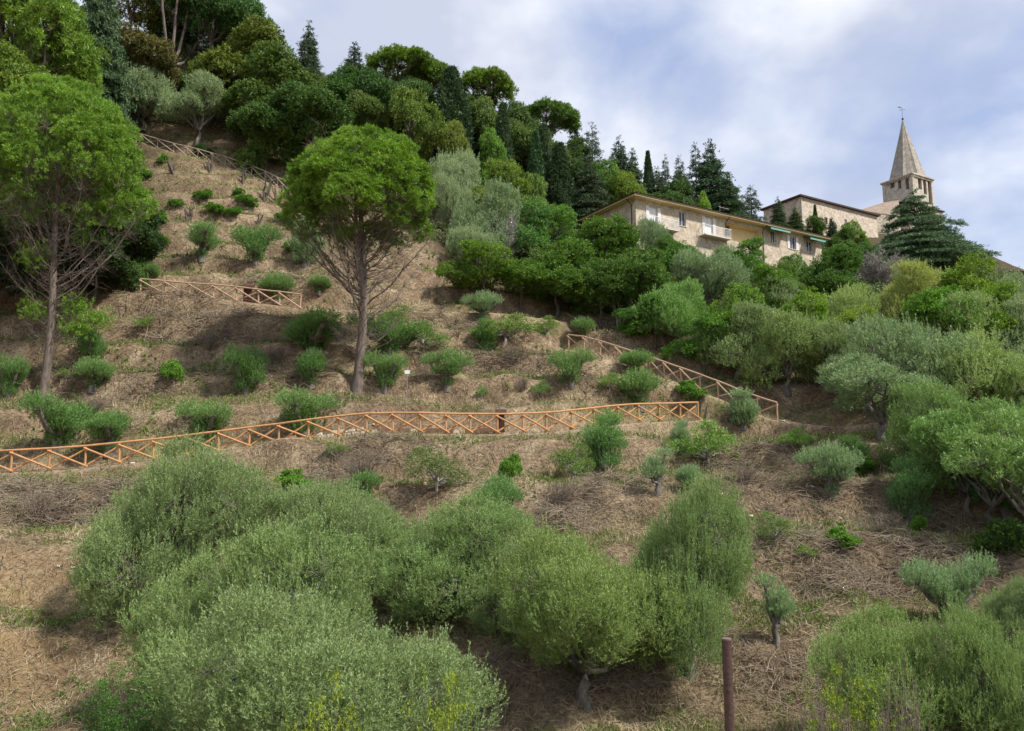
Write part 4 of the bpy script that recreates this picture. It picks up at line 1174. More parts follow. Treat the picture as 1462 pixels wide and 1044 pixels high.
sp = MB(); c0 = S_ / 2; Rb = 4.15; z0 = .52; HS = pt(1293, 165, float(project(*[np.float64(q) for q in (f3.o + U * 3.9 + VV * 3.9)])[2]))[2] - f3.o.z - z0; nseg = 40
def ring(r, z):
    out = []
    for i in range(nseg):
        a = 2 * math.pi * i / nseg + math.pi / 8
        b8 = (a - math.pi / 8) % (math.pi / 4) - math.pi / 8
        rr = r * math.cos(math.pi / 8) / math.cos(b8) if True else r
        rib = .045 * r if i % 5 == 0 else (.02 * r if i % 5 in (2, 3) else 0)
        out.append((c0 + (rr + rib) * math.cos(a), c0 + (rr + rib) * math.sin(a), z))
    return out
rs = [(Rb, z0), (Rb * .75, z0 + HS * .25), (Rb * .5, z0 + HS * .5), (Rb * .25, z0 + HS * .75), (.12, z0 + HS)]
for (r0_, za), (r1_, zb) in zip(rs[:-1], rs[1:]):
    a, b_ = ring(r0_, za), ring(r1_, zb)
    for i in range(nseg): j = (i + 1) % nseg; sp.quad([a[i], a[j], b_[j], b_[i]], [(i * .5, za), (i * .5 + .5, za), (i * .5 + .5, zb), (i * .5, zb)])
sp_o = sp.build("spire", masonry("spire_stone", ((.36, .325, .27), (.29, .26, .215)), (.25, .225, .19), .6, .3), tw)
m = MB(); m.box(c0 - 3.62, c0 - 3.1, c0 - .3, c0 + .3, z0 + .1, z0 + 1.1); m.build("dormer", plain("dark_hole", (.03, .025, .02)), tw)
m = MB(); m.tube([(c0, c0, z0 + HS - .1), (c0, c0, z0 + HS + .25), (c0, c0, z0 + HS + .5)], [.14, .30, .1], 10); m.build("finial", M_PIPE, tw)
m = MB(); zz = z0 + HS + .5; m.tube([(c0, c0, zz), (c0, c0, zz + 2.6)], .045, 6); m.tube([(c0 - .5 * U.x, c0 + .5, zz + 2.1), (c0 + .5, c0 - .5, zz + 2.1)], .04, 6)
m.tube([(c0, c0, zz + 2.6), (c0 - .5, c0 + .3, zz + 2.85), (c0 - .95, c0 + .55, zz + 2.7)], [.05, .13, .03], 6); m.build("weather_vane", M_PIPE, tw)
# nave block in front of / beside the tower
fn = Frame(Vector(pt(1345.5, 303.5, 198)) - U * 13.0); nb = fn.root("church_nave", "stone church wing with a low tiled roof at the foot of the bell tower", "church")
m = MB(); m.wall(0, 13, -16, 0, [], FR); m.wall(0, 10, -16, 0, [], SD); m.quad([(13, 0, -16), (13, 10, -16), (13, 10, 0), (13, 0, 0)]); m.quad([(0, 10, -16), (13, 10, -16), (13, 10, 0), (0, 10, 0)]); m.build("wall", M_RUBBLE, nb)
m = MB(); m.box(-.4, 13.4, -.4, 10.4, .003, .3); m.build("roof_edge", M_ROOFD, nb)
m = MB(); m.quad([(-.4, -.4, .303), (13.4, -.4, .303), (13.4, 5, 1.4), (-.4, 5, 1.4)]); m.quad([(-.4, 10.4, .303), (13.4, 10.4, .303), (13.4, 5, 1.4), (-.4, 5, 1.4)]); m.build("roof", M_TILE, nb)
# gabled roof between monastery and tower
A0 = Vector(pt(1226, 299.5, 178)); 
m = MB(); q = [Vector(pt(1226, 300.5, 176)), Vector(pt(1283, 308, 176)), Vector(pt(1283, 286, 192)), Vector(pt(1262, 289, 192)), ]
m.quad(q); q2 = [p - Vector((0, 0, .35)) for p in q]
for i in range(4): m.quad([q[i], q[(i + 1) % 4], q2[(i + 1) % 4], q2[i]])
m.quad(q2); hr = m.build("roof", masonry("faded_tile", ((.30, .225, .17), (.24, .175, .13)), (.16, .12, .09), .25, .4), None)
hroot = bpy.data.objects.new("church_chapel", None); C.objects.link(hroot); tag(hroot, "low chapel with a faded sloping tile roof between monastery and bell tower", "chapel"); hr.parent = hroot
m = MB(); q3 = [p - Vector((0, 0, 12)) for p in q2]; 
for i in range(4): m.quad([q2[i], q2[(i + 1) % 4], q3[(i + 1) % 4], q3[i]])
wc_ = m.build("wall", M_RUBBLE, hroot)
hroot.location = q3[0]; hr.location = -q3[0]; wc_.location = -q3[0]
# far roof at the right edge
ff_ = Frame(Vector(pt(1462, 391, 150))); fh = ff_.root("stone_house", "low stone house with a dark sloping roof edge at the far right behind the trees", "house")
m = MB(); m.wall(0, 22, -10, 0, [(4, 4.9, -2.2, -.8, False)], FR); m.wall(0, 7, -10, 0, [], SD); m.quad([(0, 7, -10), (22, 7, -10), (22, 7, 0), (0, 7, 0)]); m.quad([(22, 0, -10), (22, 7, -10), (22, 7, 0), (22, 0, 0)]); m.build("wall", M_RUBBLE, fh)
window(ff_, fh, 4, 4.9, -2.2, -.8, None)
m = MB(); m.box(-.5, 22.5, -.5, 7.5, .003, .28); m.build("roof_edge", M_ROOFD, fh)
m = MB(); m.quad([(-.5, -.5, .283), (22.5, -.5, .283), (22.5, 3.5, 1.2), (-.5, 3.5, 1.2)]); m.quad([(-.5, 7.5, .283), (22.5, 7.5, .283), (22.5, 3.5, 1.2), (-.5, 3.5, 1.2)]); m.build("roof", M_TILE, fh)

# ------------------------------------------------------------------ the plants, one line each: kind, picture column, top, foot, width, label
BL = (1.5, 1.15, .75); GREY = (1.02, 1.05, 1.25); SILV = (1.25, 1.2, 1.5); YEL = (1.75, 1.45, .8); BRN = (1.9, 1.15, .95); DK = (.75, .8, .85); BRT = (1.35, 1.5, .9)
GO = "big olive trees in front"; GG = "olive trees of the grove at the right"; GW = "trees of the wood on the hill"; GP = "pruned olives on the cleared slope"; GB = "bushes on the slope"
# big olives in front
plant("olive_near", 248, 634, None, 268, "tall rounded olive whose top overlaps the orange fence", GO, d=28)
plant("olive_near", 362, 752, None, 350, "large olive crown below the one overlapping the orange fence", GO, d=21.5, tint=(.98, 1.02, .92))
plant("olive_near", 452, 850, None, 440, "nearest and widest olive crown, cut off by the bottom edge", GO, d=17)
plant("olive_near", 492, 690, None, 240, "olive behind the two largest crowns, left of the spiky-topped one", GO, d=30)
plant("olive_near", 650, 712, None, 270, "loose spiky-topped olive in the middle, behind the nearest crown", GO, d=27.5, tint=(.98, 1.04, .92))
plant("olive_near", 748, 772, None, 165, "olive wedged between the spiky-topped one and the yellowish one", GO, d=25.5)
plant("olive_near", 838, 768, 1010, 280, "yellowish olive with its dark trunk showing above the shaded ground", GO, tint=(1.06, 1.06, .84))
plant("olive_near", 985, 692, 965, 200, "tall upright olive standing behind the brown steel post", GO, tint=(.95, 1.0, .9))
plant("olive_near", 1300, 884, None, 280, "wide low olive at the bottom right in front of a silvery pruned olive", GO, d=19, tint=(1.02, 1.05, .85))
plant("olive_near", 1440, 884, None, 210, "olive crown filling the bottom right corner", GO, d=18, tint=(.98, 1.03, .85))
plant("olive_near", 1475, 822, None, 120, "olive half cut off by the right edge above the corner crown", GO, d=24)
# low growth at the bottom edge
plant("shoots", 435, 996, None, 130, "yellow-flowering bush poking up at the bottom edge before the nearest olive", GB, d=12, tint=(2.3, 1.9, .6))
plant("shoots", 625, 985, None, 130, "yellow-green bush at the bottom edge under the nearest olive", GB, d=12.5, tint=(2.3, 2.0, .6))
plant("shoots", 170, 955, None, 110, "dark green leafy bush at the bottom left under the nearest olive", GB, d=18, tint=(.9, 1.3, .8))
plant("shoots", 1245, 975, None, 150, "yellow-green leafy bush at the bottom edge right of the steel post", GB, d=13.5, tint=(2.0, 1.8, .6))
plant("dry_scrub", 1175, 980, None, 80, "brown dry bush at the bottom edge between steel post and corner olives", GB, d=17.5)
plant("dry_scrub", 1310, 975, None, 90, "orange-brown dry bush at the bottom edge in front of the corner olives", GB, d=13)
# the two pines
plant("pine_a", 60, 98, 576, 232, "tall stone pine at the left with one low green branch", "stone pines on the cleared slope", rot=.4, tint=(1, 1, 1))
plant("pine_b", 512, 176, 557, 222, "round-headed stone pine standing alone in the middle of the slope", "stone pines on the cleared slope", rot=1.0)
# olives at right
plant("olive_tree", 1262, 505, 631, 165, "silvery olive with a forked dark trunk standing at the clearing edge", GG, tint=GREY, rot=2.0)
plant("olive_mid", 1052, 438, None, 125, "dark olive behind the lower end of the pale stepping fence", GG, d=60)
plant("olive_mid", 1125, 448, None, 120, "rounded olive shading the ground above the clearing, right of the dark one", GG, d=59, tint=(1.1, 1.1, .95))
plant("olive_mid", 1185, 455, None, 110, "olive with a shaded foot, between the clearing and the silvery grove", GG, d=60, tint=(1.05, 1.05, 1))
plant("olive_mid", 1300, 452, None, 170, "broad silver olive crown above the forked-trunk olive", GG, d=56, tint=GREY)
plant("olive_mid", 1238, 480, None, 110, "silver-grey olive just left of the broad silver crown", GG, d=54, tint=GREY)
plant("olive_mid", 1395, 470, None, 150, "soft green olive crown right of the broad silver one", GG, d=55, tint=(1.25, 1.25, 1.05))
plant("olive_mid", 1455, 500, None, 120, "olive crown against the right edge halfway up the photo", GG, d=50, tint=(1.15, 1.2, 1.05))
plant("olive_mid", 1345, 548, None, 150, "bright green olive low in the grove, right of the forked trunk", GG, d=41, tint=(.85, 1.0, .75))
plant("olive_tree", 1418, 570, 765, 180, "thin-trunked tree leaning over the dark shaded hollow", GG, tint=(.85, 1.0, .75), rot=.3)
plant("olive_mid", 1475, 560, None, 130, "green olive crown at the right edge above the dark hollow", GG, d=38, tint=(.8, .95, .7))
plant("olive_mid", 1375, 605, None, 110, "low olive crown overhanging the left side of the dark hollow", GG, d=40, tint=(.95, 1.1, .85))
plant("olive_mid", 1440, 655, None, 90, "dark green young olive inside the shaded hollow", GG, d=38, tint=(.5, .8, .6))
plant("olive_mid", 1370, 425, None, 120, "pale olive crown under the yellow-green trees near the right edge", GG, d=70, tint=(1.25, 1.25, 1.15))
plant("olive_mid", 1445, 432, None, 100, "silvery olive crown at the right edge, above the soft green one", GG, d=68, tint=SILV)
plant("olive_mid", 1440, 393, None, 90, "silver crown at the right edge just below the dark roof line", GG, d=95, tint=SILV)
plant("olive_mid", 1205, 408, None, 110, "pale olive below the bright round tree by the brick house end", GG, d=85, tint=(1.35, 1.3, 1.1))
plant("olive_mid", 1105, 402, None, 80, "small silver olive amid yellow-green growth under the brick house", GG, d=84, tint=SILV)
plant("airy", 1150, 415, None, 90, "yellow-green tree in the thicket under the brick house's right half", GW, d=80, tint=(2.0, 1.8, .8))
plant("airy", 1060, 405, None, 90, "yellow-green tree in the thicket under the house's balcony", GW, d=78, tint=(1.7, 1.6, .8))
plant("airy", 1225, 440, None, 90, "yellow and green tree below the bare grey tree", GW, d=76, tint=(2.2, 1.7, .7))
plant("bare_shrub", 1255, 358, None, 78, "bare grey tree full of fine twigs standing above the olive grove", None, d=88)
plant("olive_mid", 1300, 378, None, 95, "brownish olive right of the bare grey tree", GG, d=92, tint=(1.6, 1.35, 1.0))
plant("olive_mid", 1350, 385, None, 80, "thin brownish-green olive below the cedar's right branches", GG, d=92, tint=(1.5, 1.35, 1.1))
plant("airy", 1395, 360, None, 95, "yellow-green tree on the skyline right of the cedar", GW, d=112, tint=(1.9, 1.6, .7))
plant("airy", 1360, 410, None, 100, "bright green tree below the cedar, right of the brownish olives", GW, d=86, tint=(1.5, 1.7, .8))
plant("airy", 1425, 405, None, 95, "yellow-green tree between the silver crowns near the right edge", GW, d=86, tint=(1.8, 1.6, .75))
plant("airy", 1325, 420, None, 80, "green and yellow tree tucked behind the broad silver olive", GW, d=80, tint=(1.6, 1.6, .8))
plant("bay", 1192, 350, None, 90, "bright green round tree at the right end of the brick house", GW, d=96, tint=(1.0, 1.3, .8))
plant("bay", 1235, 350, None, 60, "dark green round tree between the brick house and the cedar", GW, d=104, tint=(.8, 1.1, .8))
plant("airy", 1220, 314, None, 40, "yellow-green tree in front of the monastery's right end", GW, d=140, tint=(1.8, 1.6, .7))
plant("cedar", 1312, 279, None, 180, "large blue-green cedar with drooping layered branches before the bell tower", None, d=118, tint=(1.55, 1.65, 1.65), rot=.7)
# below the brick house
plant("airy", 1072, 338, None, 62, "light green tree hiding the middle of the brick house", GW, d=83, tint=(1.2, 1.35, .8))
plant("olive_mid", 1010, 356, None, 105, "grey-green olive directly below the house's middle balcony", GG, d=80, tint=GREY)
plant("olive_mid", 935, 308, None, 48, "narrow grey-green olive in front of the house's left balcony", GG, d=83.5, tint=GREY)
plant("airy", 968, 342, None, 70, "green tree between the narrow olive and the balcony olive", GW, d=82, tint=(1.15, 1.3, .8))
plant("airy", 1122, 372, None, 60, "brownish-green tree below the house's right windows", GW, d=86, tint=(1.5, 1.3, .9))
plant("bay", 845, 318, 438, 150, "big deep green laurel under the brick house's left gable", GW, tint=(1.1, 1.35, .8))
plant("bay", 912, 350, 462, 120, "deep green laurel right of the one under the gable", GW, tint=(1.0, 1.2, .8))
plant("bay", 795, 342, 452, 130, "deep green laurel reaching down to the cleared slope", GW, tint=(1.15, 1.4, .8))
plant("bay", 858, 378, 467, 100, "dark rounded laurel just above the slope path", GW, tint=(.95, 1.15, .75))
plant("airy", 690, 345, None, 100, "yellow-green tree at the slope edge above two silver saplings", GW, d=69, tint=(1.6, 1.45, .75))
plant("airy", 745, 372, None, 90, "dark yellowish tree between the yellow-green tree and the laurels", GW, d=69, tint=(1.3, 1.3, .75))
plant("airy", 648, 372, None, 60, "yellowish bushy tree right beside the lone pine's branches", GW, d=71, tint=(1.6, 1.4, .75))
plant("olive_mid", 965, 400, None, 110, "green tree with dark hollows below the grey-green olive", GW, d=73, tint=(.9, 1.15, .8))
plant("airy", 935, 425, None, 90, "leafy green tree above the start of the stepping fence", GW, d=67, tint=(1.1, 1.3, .8))
plant("airy", 1005, 448, None, 90, "leafy green tree overhanging the stepping fence", GW, d=62.5, tint=(1.2, 1.35, .8))
plant("airy", 905, 440, None, 60, "dark green small tree beside the top of the stepping fence", GW, d=66, tint=(1.0, 1.2, .8))
plant("airy", 1098, 380, None, 80, "leafy tree right under the brick house's yellow loggia", GW, d=82, tint=(1.5, 1.5, .75))
plant("snag", 884, 415, 472, 30, "pale dead branches standing at the end of the laurels")
plant("airy", 955, 336, None, 48, "small green tree right below the white-framed window of the brick house", GW, d=83.5, tint=(1.15, 1.2, .85))
plant("olive_mid", 1040, 348, None, 46, "small grey-green olive under the brick house's yellow loggia", GG, d=86, tint=GREY)
plant("airy", 1138, 362, None, 48, "small green tree under the brick house's rightmost shuttered window", GW, d=93, tint=(1.2, 1.25, .85))
plant("airy", 985, 350, None, 44, "small green tree just left of the middle balcony's foot", GW, d=85, tint=(1.3, 1.25, .85))
# olives and shrubs between pine and house
plant("olive_mid", 655, 207, None, 80, "silver olive at the wood edge right of the lone pine's top", GW, d=88, tint=SILV)
plant("olive_mid", 642, 246, None, 55, "bluish silver olive just right of the lone pine's crown", GW, d=84, tint=SILV)
plant("olive_mid", 694, 262, None, 105, "large silvery olive filling the gap right of the lone pine", GW, d=79, tint=GREY)
plant("olive_mid", 670, 320, None, 75, "low silver-green olive beneath the large silvery one", GW, d=75, tint=SILV)
plant("bare_shrub", 720, 290, None, 45, "grey leafless thicket left of the mint-green tree", None, d=78)
plant("airy", 755, 282, None, 75, "mint-green light tree above the laurels", GW, d=80, tint=(1.25, 1.4, 1.2))
plant("airy", 790, 292, None, 70, "pale green tree left of the brick house's gable tip", GW, d=84, tint=(1.6, 1.7, 1.1))
plant("airy", 720, 225, None, 75, "brown-green thin tree amid the wood, above the grey thicket", GW, d=92, tint=(1.9, 1.5, .9))
plant("airy", 690, 262, None, 60, "reddish-brown thin tree right of the large silvery olive", GW, d=86, tint=(2.0, 1.35, .9))
plant("airy", 760, 245, None, 60, "grey-brown thin tree at the foot of the dark firs", GW, d=92, tint=(1.8, 1.5, 1.1))
plant("airy", 650, 165, None, 50, "brown and green tree under the broad dark cypress", GW, d=98, tint=(1.9, 1.3, .8))
plant("airy", 700, 180, None, 50, "light green tree between the dark cypress and the narrow one", GW, d=98, tint=(1.5, 1.6, .8))
plant("olive_tree", 1480, 585, 800, 190, "olive at the right edge whose low limbs close off the dark hollow", GG, tint=(.95, 1.1, .85), rot=1.1)
plant("olive_tree", 1385, 590, 738, 150, "olive with thin dark stems standing in the shaded hollow", GG, tint=(.9, 1.1, .8), rot=2.4)
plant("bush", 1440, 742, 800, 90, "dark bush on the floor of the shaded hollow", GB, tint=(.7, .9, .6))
plant("olive_mid", 1440, 590, None, 170, "dense olive crown roofing over the dark hollow", GG, d=37.5, tint=(.95, 1.15, .8))
plant("olive_mid", 1570, 560, None, 260, "large unseen olive added past the right edge to shade the hollow", GG, d=34)  # added out of view so that its crown shades the hollow
# the wood, from the left
plant("pine_full", 12, -130, None, 220, "huge light green pine crown in the top left corner", GW, d=78, tint=(1.0, .95, 1.0), rot=2.2)
plant("oak", 20, 60, None, 150, "yellow-green tree between the corner pine and the left stone pine", GW, d=74, tint=(1.5, 1.5, .8))
plant("airy", 105, 10, None, 100, "brownish tree behind the corner pine", GW, d=94, tint=(1.7, 1.3, .9))
plant("layered", 126, -25, None, 115, "dark cedar with flat layered branches above the left stone pine", GW, d=88, tint=(1.0, 1.15, .95))
plant("oak", 200, 38, None, 120, "reddish-brown tree behind the silver olives at the wood edge", GW, d=100, tint=(1.35, .84, .9))
plant("airy", 185, -60, None, 90, "brown open tree with sky between its stems at the top edge", GW, d=112, tint=(1.9, 1.2, .8))
plant("fork", 240, -62, 128, 100, "tall bare tree with a pale grey forked trunk in the wood", None)
plant("oak", 300, -40, None, 130, "dark evergreen tree behind the pale forked trunk", GW, d=115, tint=(.6, .85, .75))
plant("airy", 340, -50, None, 90, "open dark tree at the top edge where the wood meets the sky", GW, d=116, tint=(.8, 1.0, .8))
plant("oak", 250, -60, None, 120, "dark tree crown at the top edge behind the forked trunk", GW, d=118, tint=(.5, .75, .7))
plant("oak", 300, 84, None, 80, "green tree above the silver olives with visible stems", GW, d=100, tint=(.95, 1.15, .75))
plant("oak", 350, 36, None, 130, "large oak with a yellow-brown top in the wood", GW, d=102, tint=(1.35, 1.2, .7))
plant("oak", 395, 70, None, 130, "large green oak right of the one with the yellow-brown top", GW, d=99, tint=(1.1, 1.15, .85))
plant("oak", 378, 130, None, 110, "dark green oak above the upper pale fence", GW, d=93, tint=(.8, 1.0, .75))
plant("oak", 445, 120, None, 130, "dark green oak behind the left side of the lone pine", GW, d=95, tint=(.75, .95, .7))
plant("bush", 362, 190, None, 50, "small leafy bush at the foot of the dark oaks", GW, d=91, tint=(1.1, 1.2, .8))
plant("olive_mid", 204, 83, None, 98, "silver olive at the wood edge just above the left end of the top fence", GW, d=95.5, tint=SILV)
plant("olive_tree", 282, 106, None, 92, "silver olive with many visible pale stems above the top fence", GW, d=94, tint=SILV)
plant("snag", 387, 25, None, 22, "small leafless tree on the skyline left of the pointed fir", None, d=112)
plant("fir", 437, 34, None, 46, "pointed fir rising alone on the skyline at the left", GW, d=112)
plant("oak", 480, 90, None, 80, "green tree on the skyline left of the first umbrella pine", GW, d=108, tint=(.8, 1.1, .8))
plant("fir", 503, 62, None, 62, "dark ragged fir beside the first umbrella pine", GW, d=112, tint=(.8, .8, .8))
plant("umbrella", 568, 70, None, 105, "umbrella pine on the skyline above the lone pine", GW, d=110, tint=(.75, .72, .8))
plant("umbrella", 610, 80, None, 65, "umbrella pine with sky showing under its crown", GW, d=113, tint=(.75, .7, .8))
plant("oak", 545, 100, None, 90, "bluish-green tree under the first umbrella pine", GW, d=105, tint=(.75, 1.05, .9))
plant("oak", 525, 128, None, 75, "olive-green tree directly above the lone pine's crown", GW, d=99, tint=(1.1, 1.1, .7))
plant("airy", 588, 122, None, 90, "brown-green tree with pale stems above the lone pine's right side", GW, d=98, tint=(1.5, 1.2, .7))
plant("cypress", 643, 88, None, 62, "broad dark cypress in the middle of the skyline wood", GW, d=104, tint=(.9, 1.0, .9))
plant("umbrella", 690, 98, None, 90, "umbrella pine right of the broad dark cypress", GW, d=112, tint=(.8, .75, .8))
plant("oak", 700, 130, None, 60, "light green tree under the umbrella pine right of the cypress", GW, d=106, tint=(1.3, 1.3, .9))
plant("oak", 740, 165, None, 75, "grey-green leafy tree left of the flat umbrella pine", GW, d=106, tint=(1.2, 1.25, .9))
plant("cypress", 718, 140, None, 34, "narrow cypress below the umbrella pines", GW, d=100, tint=(1, 1.1, .9))
plant("umbrella", 784, 147, None, 92, "flat-topped umbrella pine standing highest above the firs", GW, d=115, tint=(.55, .6, .75))
plant("cypress", 765, 182, None, 28, "dark narrow cypress at the foot of the flat umbrella pine", GW, d=98, tint=(.8, 1.1, .8))
plant("cypress", 776, 172, None, 34, "greyish cypress in front of the flat umbrella pine", GW, d=103, tint=(1.2, 1.2, 1.1))
plant("cypress", 800, 200, None, 40, "dark cypress between the flat umbrella pine and the sparse fir", GW, d=100, tint=(.9, 1, .9))
plant("fir", 822, 182, None, 40, "dark fir half behind the flat umbrella pine", GW, d=116, tint=(.8, .8, .85))
plant("sparse_fir", 847, 176, None, 46, "thin see-through fir on the skyline above the brick house's gable", GW, d=112)
plant("fir", 842, 225, None, 60, "dark fir below the thin see-through fir", GW, d=101)
plant("fir", 885, 202, None, 52, "fir with a leaning dark top right of the see-through one", GW, d=114, tint=(.9, .95, .9))
plant("fir", 905, 215, None, 40, "smaller fir next to the dark-topped one", GW, d=112, tint=(.95, 1.05, .9))
plant("airy", 895, 240, None, 60, "yellowish-brown tree right above the brick house's roof corner", GW, d=104, tint=(1.9, 1.5, .8))
plant("cypress", 927, 212, None, 17, "slim pointed cypress on the skyline above the brick house", GW, d=118, tint=(.9, .95, .9))
plant("sparse_fir", 952, 222, None, 24, "small ragged fir right of the slim cypress", GW, d=118)
plant("sparse_fir", 972, 222, None, 32, "ragged fir midway between slim cypress and the tallest firs", GW, d=116)
plant("fir", 940, 245, None, 55, "dark fir just above the roof of the brick house", GW, d=108)
plant("sparse_fir", 996, 203, None, 34, "tall ragged fir, left of the two tallest above the brick house", GW, d=118, tint=(.85, .95, .95))
plant("fir", 1018, 203, None, 62, "tallest broad fir above the brick house", GW, d=116, tint=(.85, 1.05, 1.0))
plant("fir", 975, 245, None, 60, "green fir behind the brick house's roof aerial", GW, d=108, tint=(1.0, 1.1, .9))
plant("fir", 1042, 250, None, 60, "lower fir behind the right half of the brick house's roof", GW, d=112, tint=(.9, 1.05, .95))
plant("airy", 1009, 270, None, 22, "small bright yellow-green tree behind the brick house's roof", GW, d=106, tint=(2.2, 2.0, .7))
plant("sparse_fir", 1075, 265, None, 38, "small ragged fir between the brick house and the monastery", GW, d=118)
plant("fir", 1113, 285, None, 26, "conifer in front of the monastery's left end", GW, d=132, tint=(1.1, 1.15, .9))
plant("fir", 1137, 297, None, 26, "conifer in front of the monastery's corner", GW, d=132, tint=(1.2, 1.2, .9))
plant("cypress", 1166, 291, None, 9, "very thin cypress against the monastery wall", GW, d=140, tint=(.7, .8, .7))
plant("bay", 1163, 310, None, 34, "round green tree at the foot of the monastery wall", GW, d=128, tint=(1.1, 1.3, .9))
plant("fir", 1190, 313, None, 22, "small dark conifer below the monastery's red shutters", GW, d=128)
plant("bay", 1205, 325, None, 40, "dark round tree behind the brick house's right end", GW, d=118, tint=(1.0, 1.2, .8))
plant("oak", 735, 150, None, 70, "leafy dark tree filling the skyline left of the flat umbrella pine", GW, d=110, tint=(.95, 1.1, .85))
plant("oak", 815, 195, None, 70, "leafy dark tree on the skyline beneath the right side of the flat umbrella pine", GW, d=112, tint=(.85, 1.0, .85))
plant("oak", 770, 185, None, 80, "grey-green tree under the flat umbrella pine's crown", GW, d=108, tint=(1.0, 1.1, .9))
plant("oak", 600, 105, None, 80, "dark tree filling the gap under the first umbrella pine", GW, d=108, tint=(.8, 1.0, .8))
plant("oak", 665, 125, None, 70, "mid green tree directly behind the broad dark cypress", GW, d=108, tint=(1.0, 1.15, .8))
plant("airy", 870, 225, None, 70, "green tree behind the brick house's gable among the firs", GW, d=106, tint=(1.2, 1.3, .8))
plant("oak", 960, 255, None, 70, "dark green tree rising right behind the brick house roof", GW, d=106, tint=(.8, 1.0, .8))
# shaded evergreens behind the left pine
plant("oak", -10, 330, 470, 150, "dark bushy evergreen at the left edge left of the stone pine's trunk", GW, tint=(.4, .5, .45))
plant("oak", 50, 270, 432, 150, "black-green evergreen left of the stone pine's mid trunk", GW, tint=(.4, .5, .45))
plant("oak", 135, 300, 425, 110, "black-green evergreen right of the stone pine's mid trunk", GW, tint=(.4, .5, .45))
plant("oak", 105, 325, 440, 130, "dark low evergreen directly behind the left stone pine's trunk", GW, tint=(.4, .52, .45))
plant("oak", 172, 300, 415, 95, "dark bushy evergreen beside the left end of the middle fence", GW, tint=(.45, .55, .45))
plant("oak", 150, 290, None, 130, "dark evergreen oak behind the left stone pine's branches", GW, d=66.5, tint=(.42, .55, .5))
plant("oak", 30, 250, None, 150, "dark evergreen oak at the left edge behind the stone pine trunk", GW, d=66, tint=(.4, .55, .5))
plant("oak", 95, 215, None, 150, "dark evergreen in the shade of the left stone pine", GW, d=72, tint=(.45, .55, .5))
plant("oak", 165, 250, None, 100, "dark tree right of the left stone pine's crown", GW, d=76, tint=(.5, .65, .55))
plant("bush", 193, 365, None, 30, "small dark green tree at the left end of the middle fence", GB, d=61.5, tint=(.9, 1.1, .8))
# pruned olives on the cleared slope
def lop(kind, px, yt, yb, w, label, tint=(1, 1, 1), rot=None):
    t = [1.05 * c for c in tint]
    return plant(kind, px, yt, yb, w, label, GP, tint=t, rot=rot)
G1 = (.60, .82, .58); S1 = (1.05, 1.12, 1.35); G2 = (.78, .95, .78)
lop("lop_low", 12, 508, 570, 48, "round pruned olive cut off by the left edge, left of the stone pine's trunk", G1)
lop("lop_fork", 125, 468, 532, 58, "pruned olive with bare pale limbs right of the left stone pine's trunk", G1)
lop("lop_round", 132, 512, 557, 56, "round pruned olive in front of the one with bare pale limbs", G2)
lop("lop_wide", 82, 568, 640, 100, "wide tangled pruned olive above the left end of the orange fence", G1)
lop("lop_fork", 155, 588, 648, 80, "dark low pruned olive beside the wide tangled one", G1)
lop("lop_low", 292, 572, 634, 80, "two-headed pruned olive right behind the orange fence at the left", G2)
lop("lop_low", 435, 560, 622, 86, "two-headed pruned olive behind the orange fence by the wooden block", G2)
lop("lop_low", 350, 494, 562, 62, "dense pruned olive midway between the two stone pines", G1)
lop("lop_round", 445, 502, 555, 44, "ball-shaped pruned olive left of the lone pine's trunk", G1)
lop("lop_wide", 445, 448, 503, 110, "wide dark pruned olive below the right end of the middle fence", G1)
lop("lop_low", 550, 503, 556, 60, "pruned olive standing immediately right of the lone pine's trunk", G2)
lop("lop_fork", 638, 500, 556, 58, "fork-shaped pruned olive above the middle of the orange fence", G2)
lop("lop_wide", 555, 455, 508, 90, "wide dark pruned olive behind the lone pine's trunk", G1)
lop("lop_column", 692, 455, 503, 34, "upright bushy olive on the terrace under the silver saplings", G1)
lop("lop_fork", 688, 415, 458, 46, "pair of silver saplings by the path at the wood edge", S1)
lop("lop_round", 832, 454, 482, 32, "small round olive beside the path above the stepping fence", G2)
lop("lop_low", 815, 500, 552, 58, "pruned olive below the first posts of the stepping fence", G2)
lop("lop_round", 908, 500, 532, 46, "pruned olive growing through the stepping fence", G2)
lop("lop_round", 914, 528, 582, 60, "bushy pruned olive below the stepping fence, above the orange fence", G2)
lop("lop_column", 1062, 558, 612, 46, "silvery pruned olive in front of the stepping fence's lower end", S1)
lop("lop_column", 864, 588, 671, 62, "tall dark pruned olive in front of the orange fence's right part", (.75, 1.0, .8))
lop("lop_column", 972, 600, 648, 30, "slim silvery pruned olive under the right end of the orange fence", S1)
lop("lop_lean", 940, 640, 708, 42, "leaning silvery olive with a bare trunk above the upright big olive", S1, rot=3.1)
lop("lop_round", 984, 664, 702, 36, "small silvery olive tuft just above the upright big olive", S1)
lop("lop_fork", 1188, 634, 712, 74, "silvery pruned olive with a forked trunk on the right slope", S1, rot=.1)
lop("lop_column", 1218, 624, 672, 48, "dark green pruned olive behind the silvery forked one", G1)
lop("lop_column", 1302, 655, 745, 62, "pruned olive with a dark brush of shoots at the edge of the shaded hollow", (.75, 1.0, .85))
lop("lop_wide", 1362, 795, 888, 100, "silvery pruned olive above the bottom right crowns", S1, rot=.2)
lop("lop_lean", 1108, 822, 922, 50, "leaning small olive on the bare ground right of the steel post", S1, rot=0)
lop("lop_low", 520, 675, 716, 56, "two green tufts of a pruned olive above the big front crowns", G1)
lop("lop_fork", 712, 680, 775, 66, "thin-limbed pruned olive behind the spiky-topped one", (.75, 1.0, .8))
lop("lop_fork", 288, 320, 372, 62, "fork-shaped pruned olive on the upper slope, leftmost of its terrace", G2)
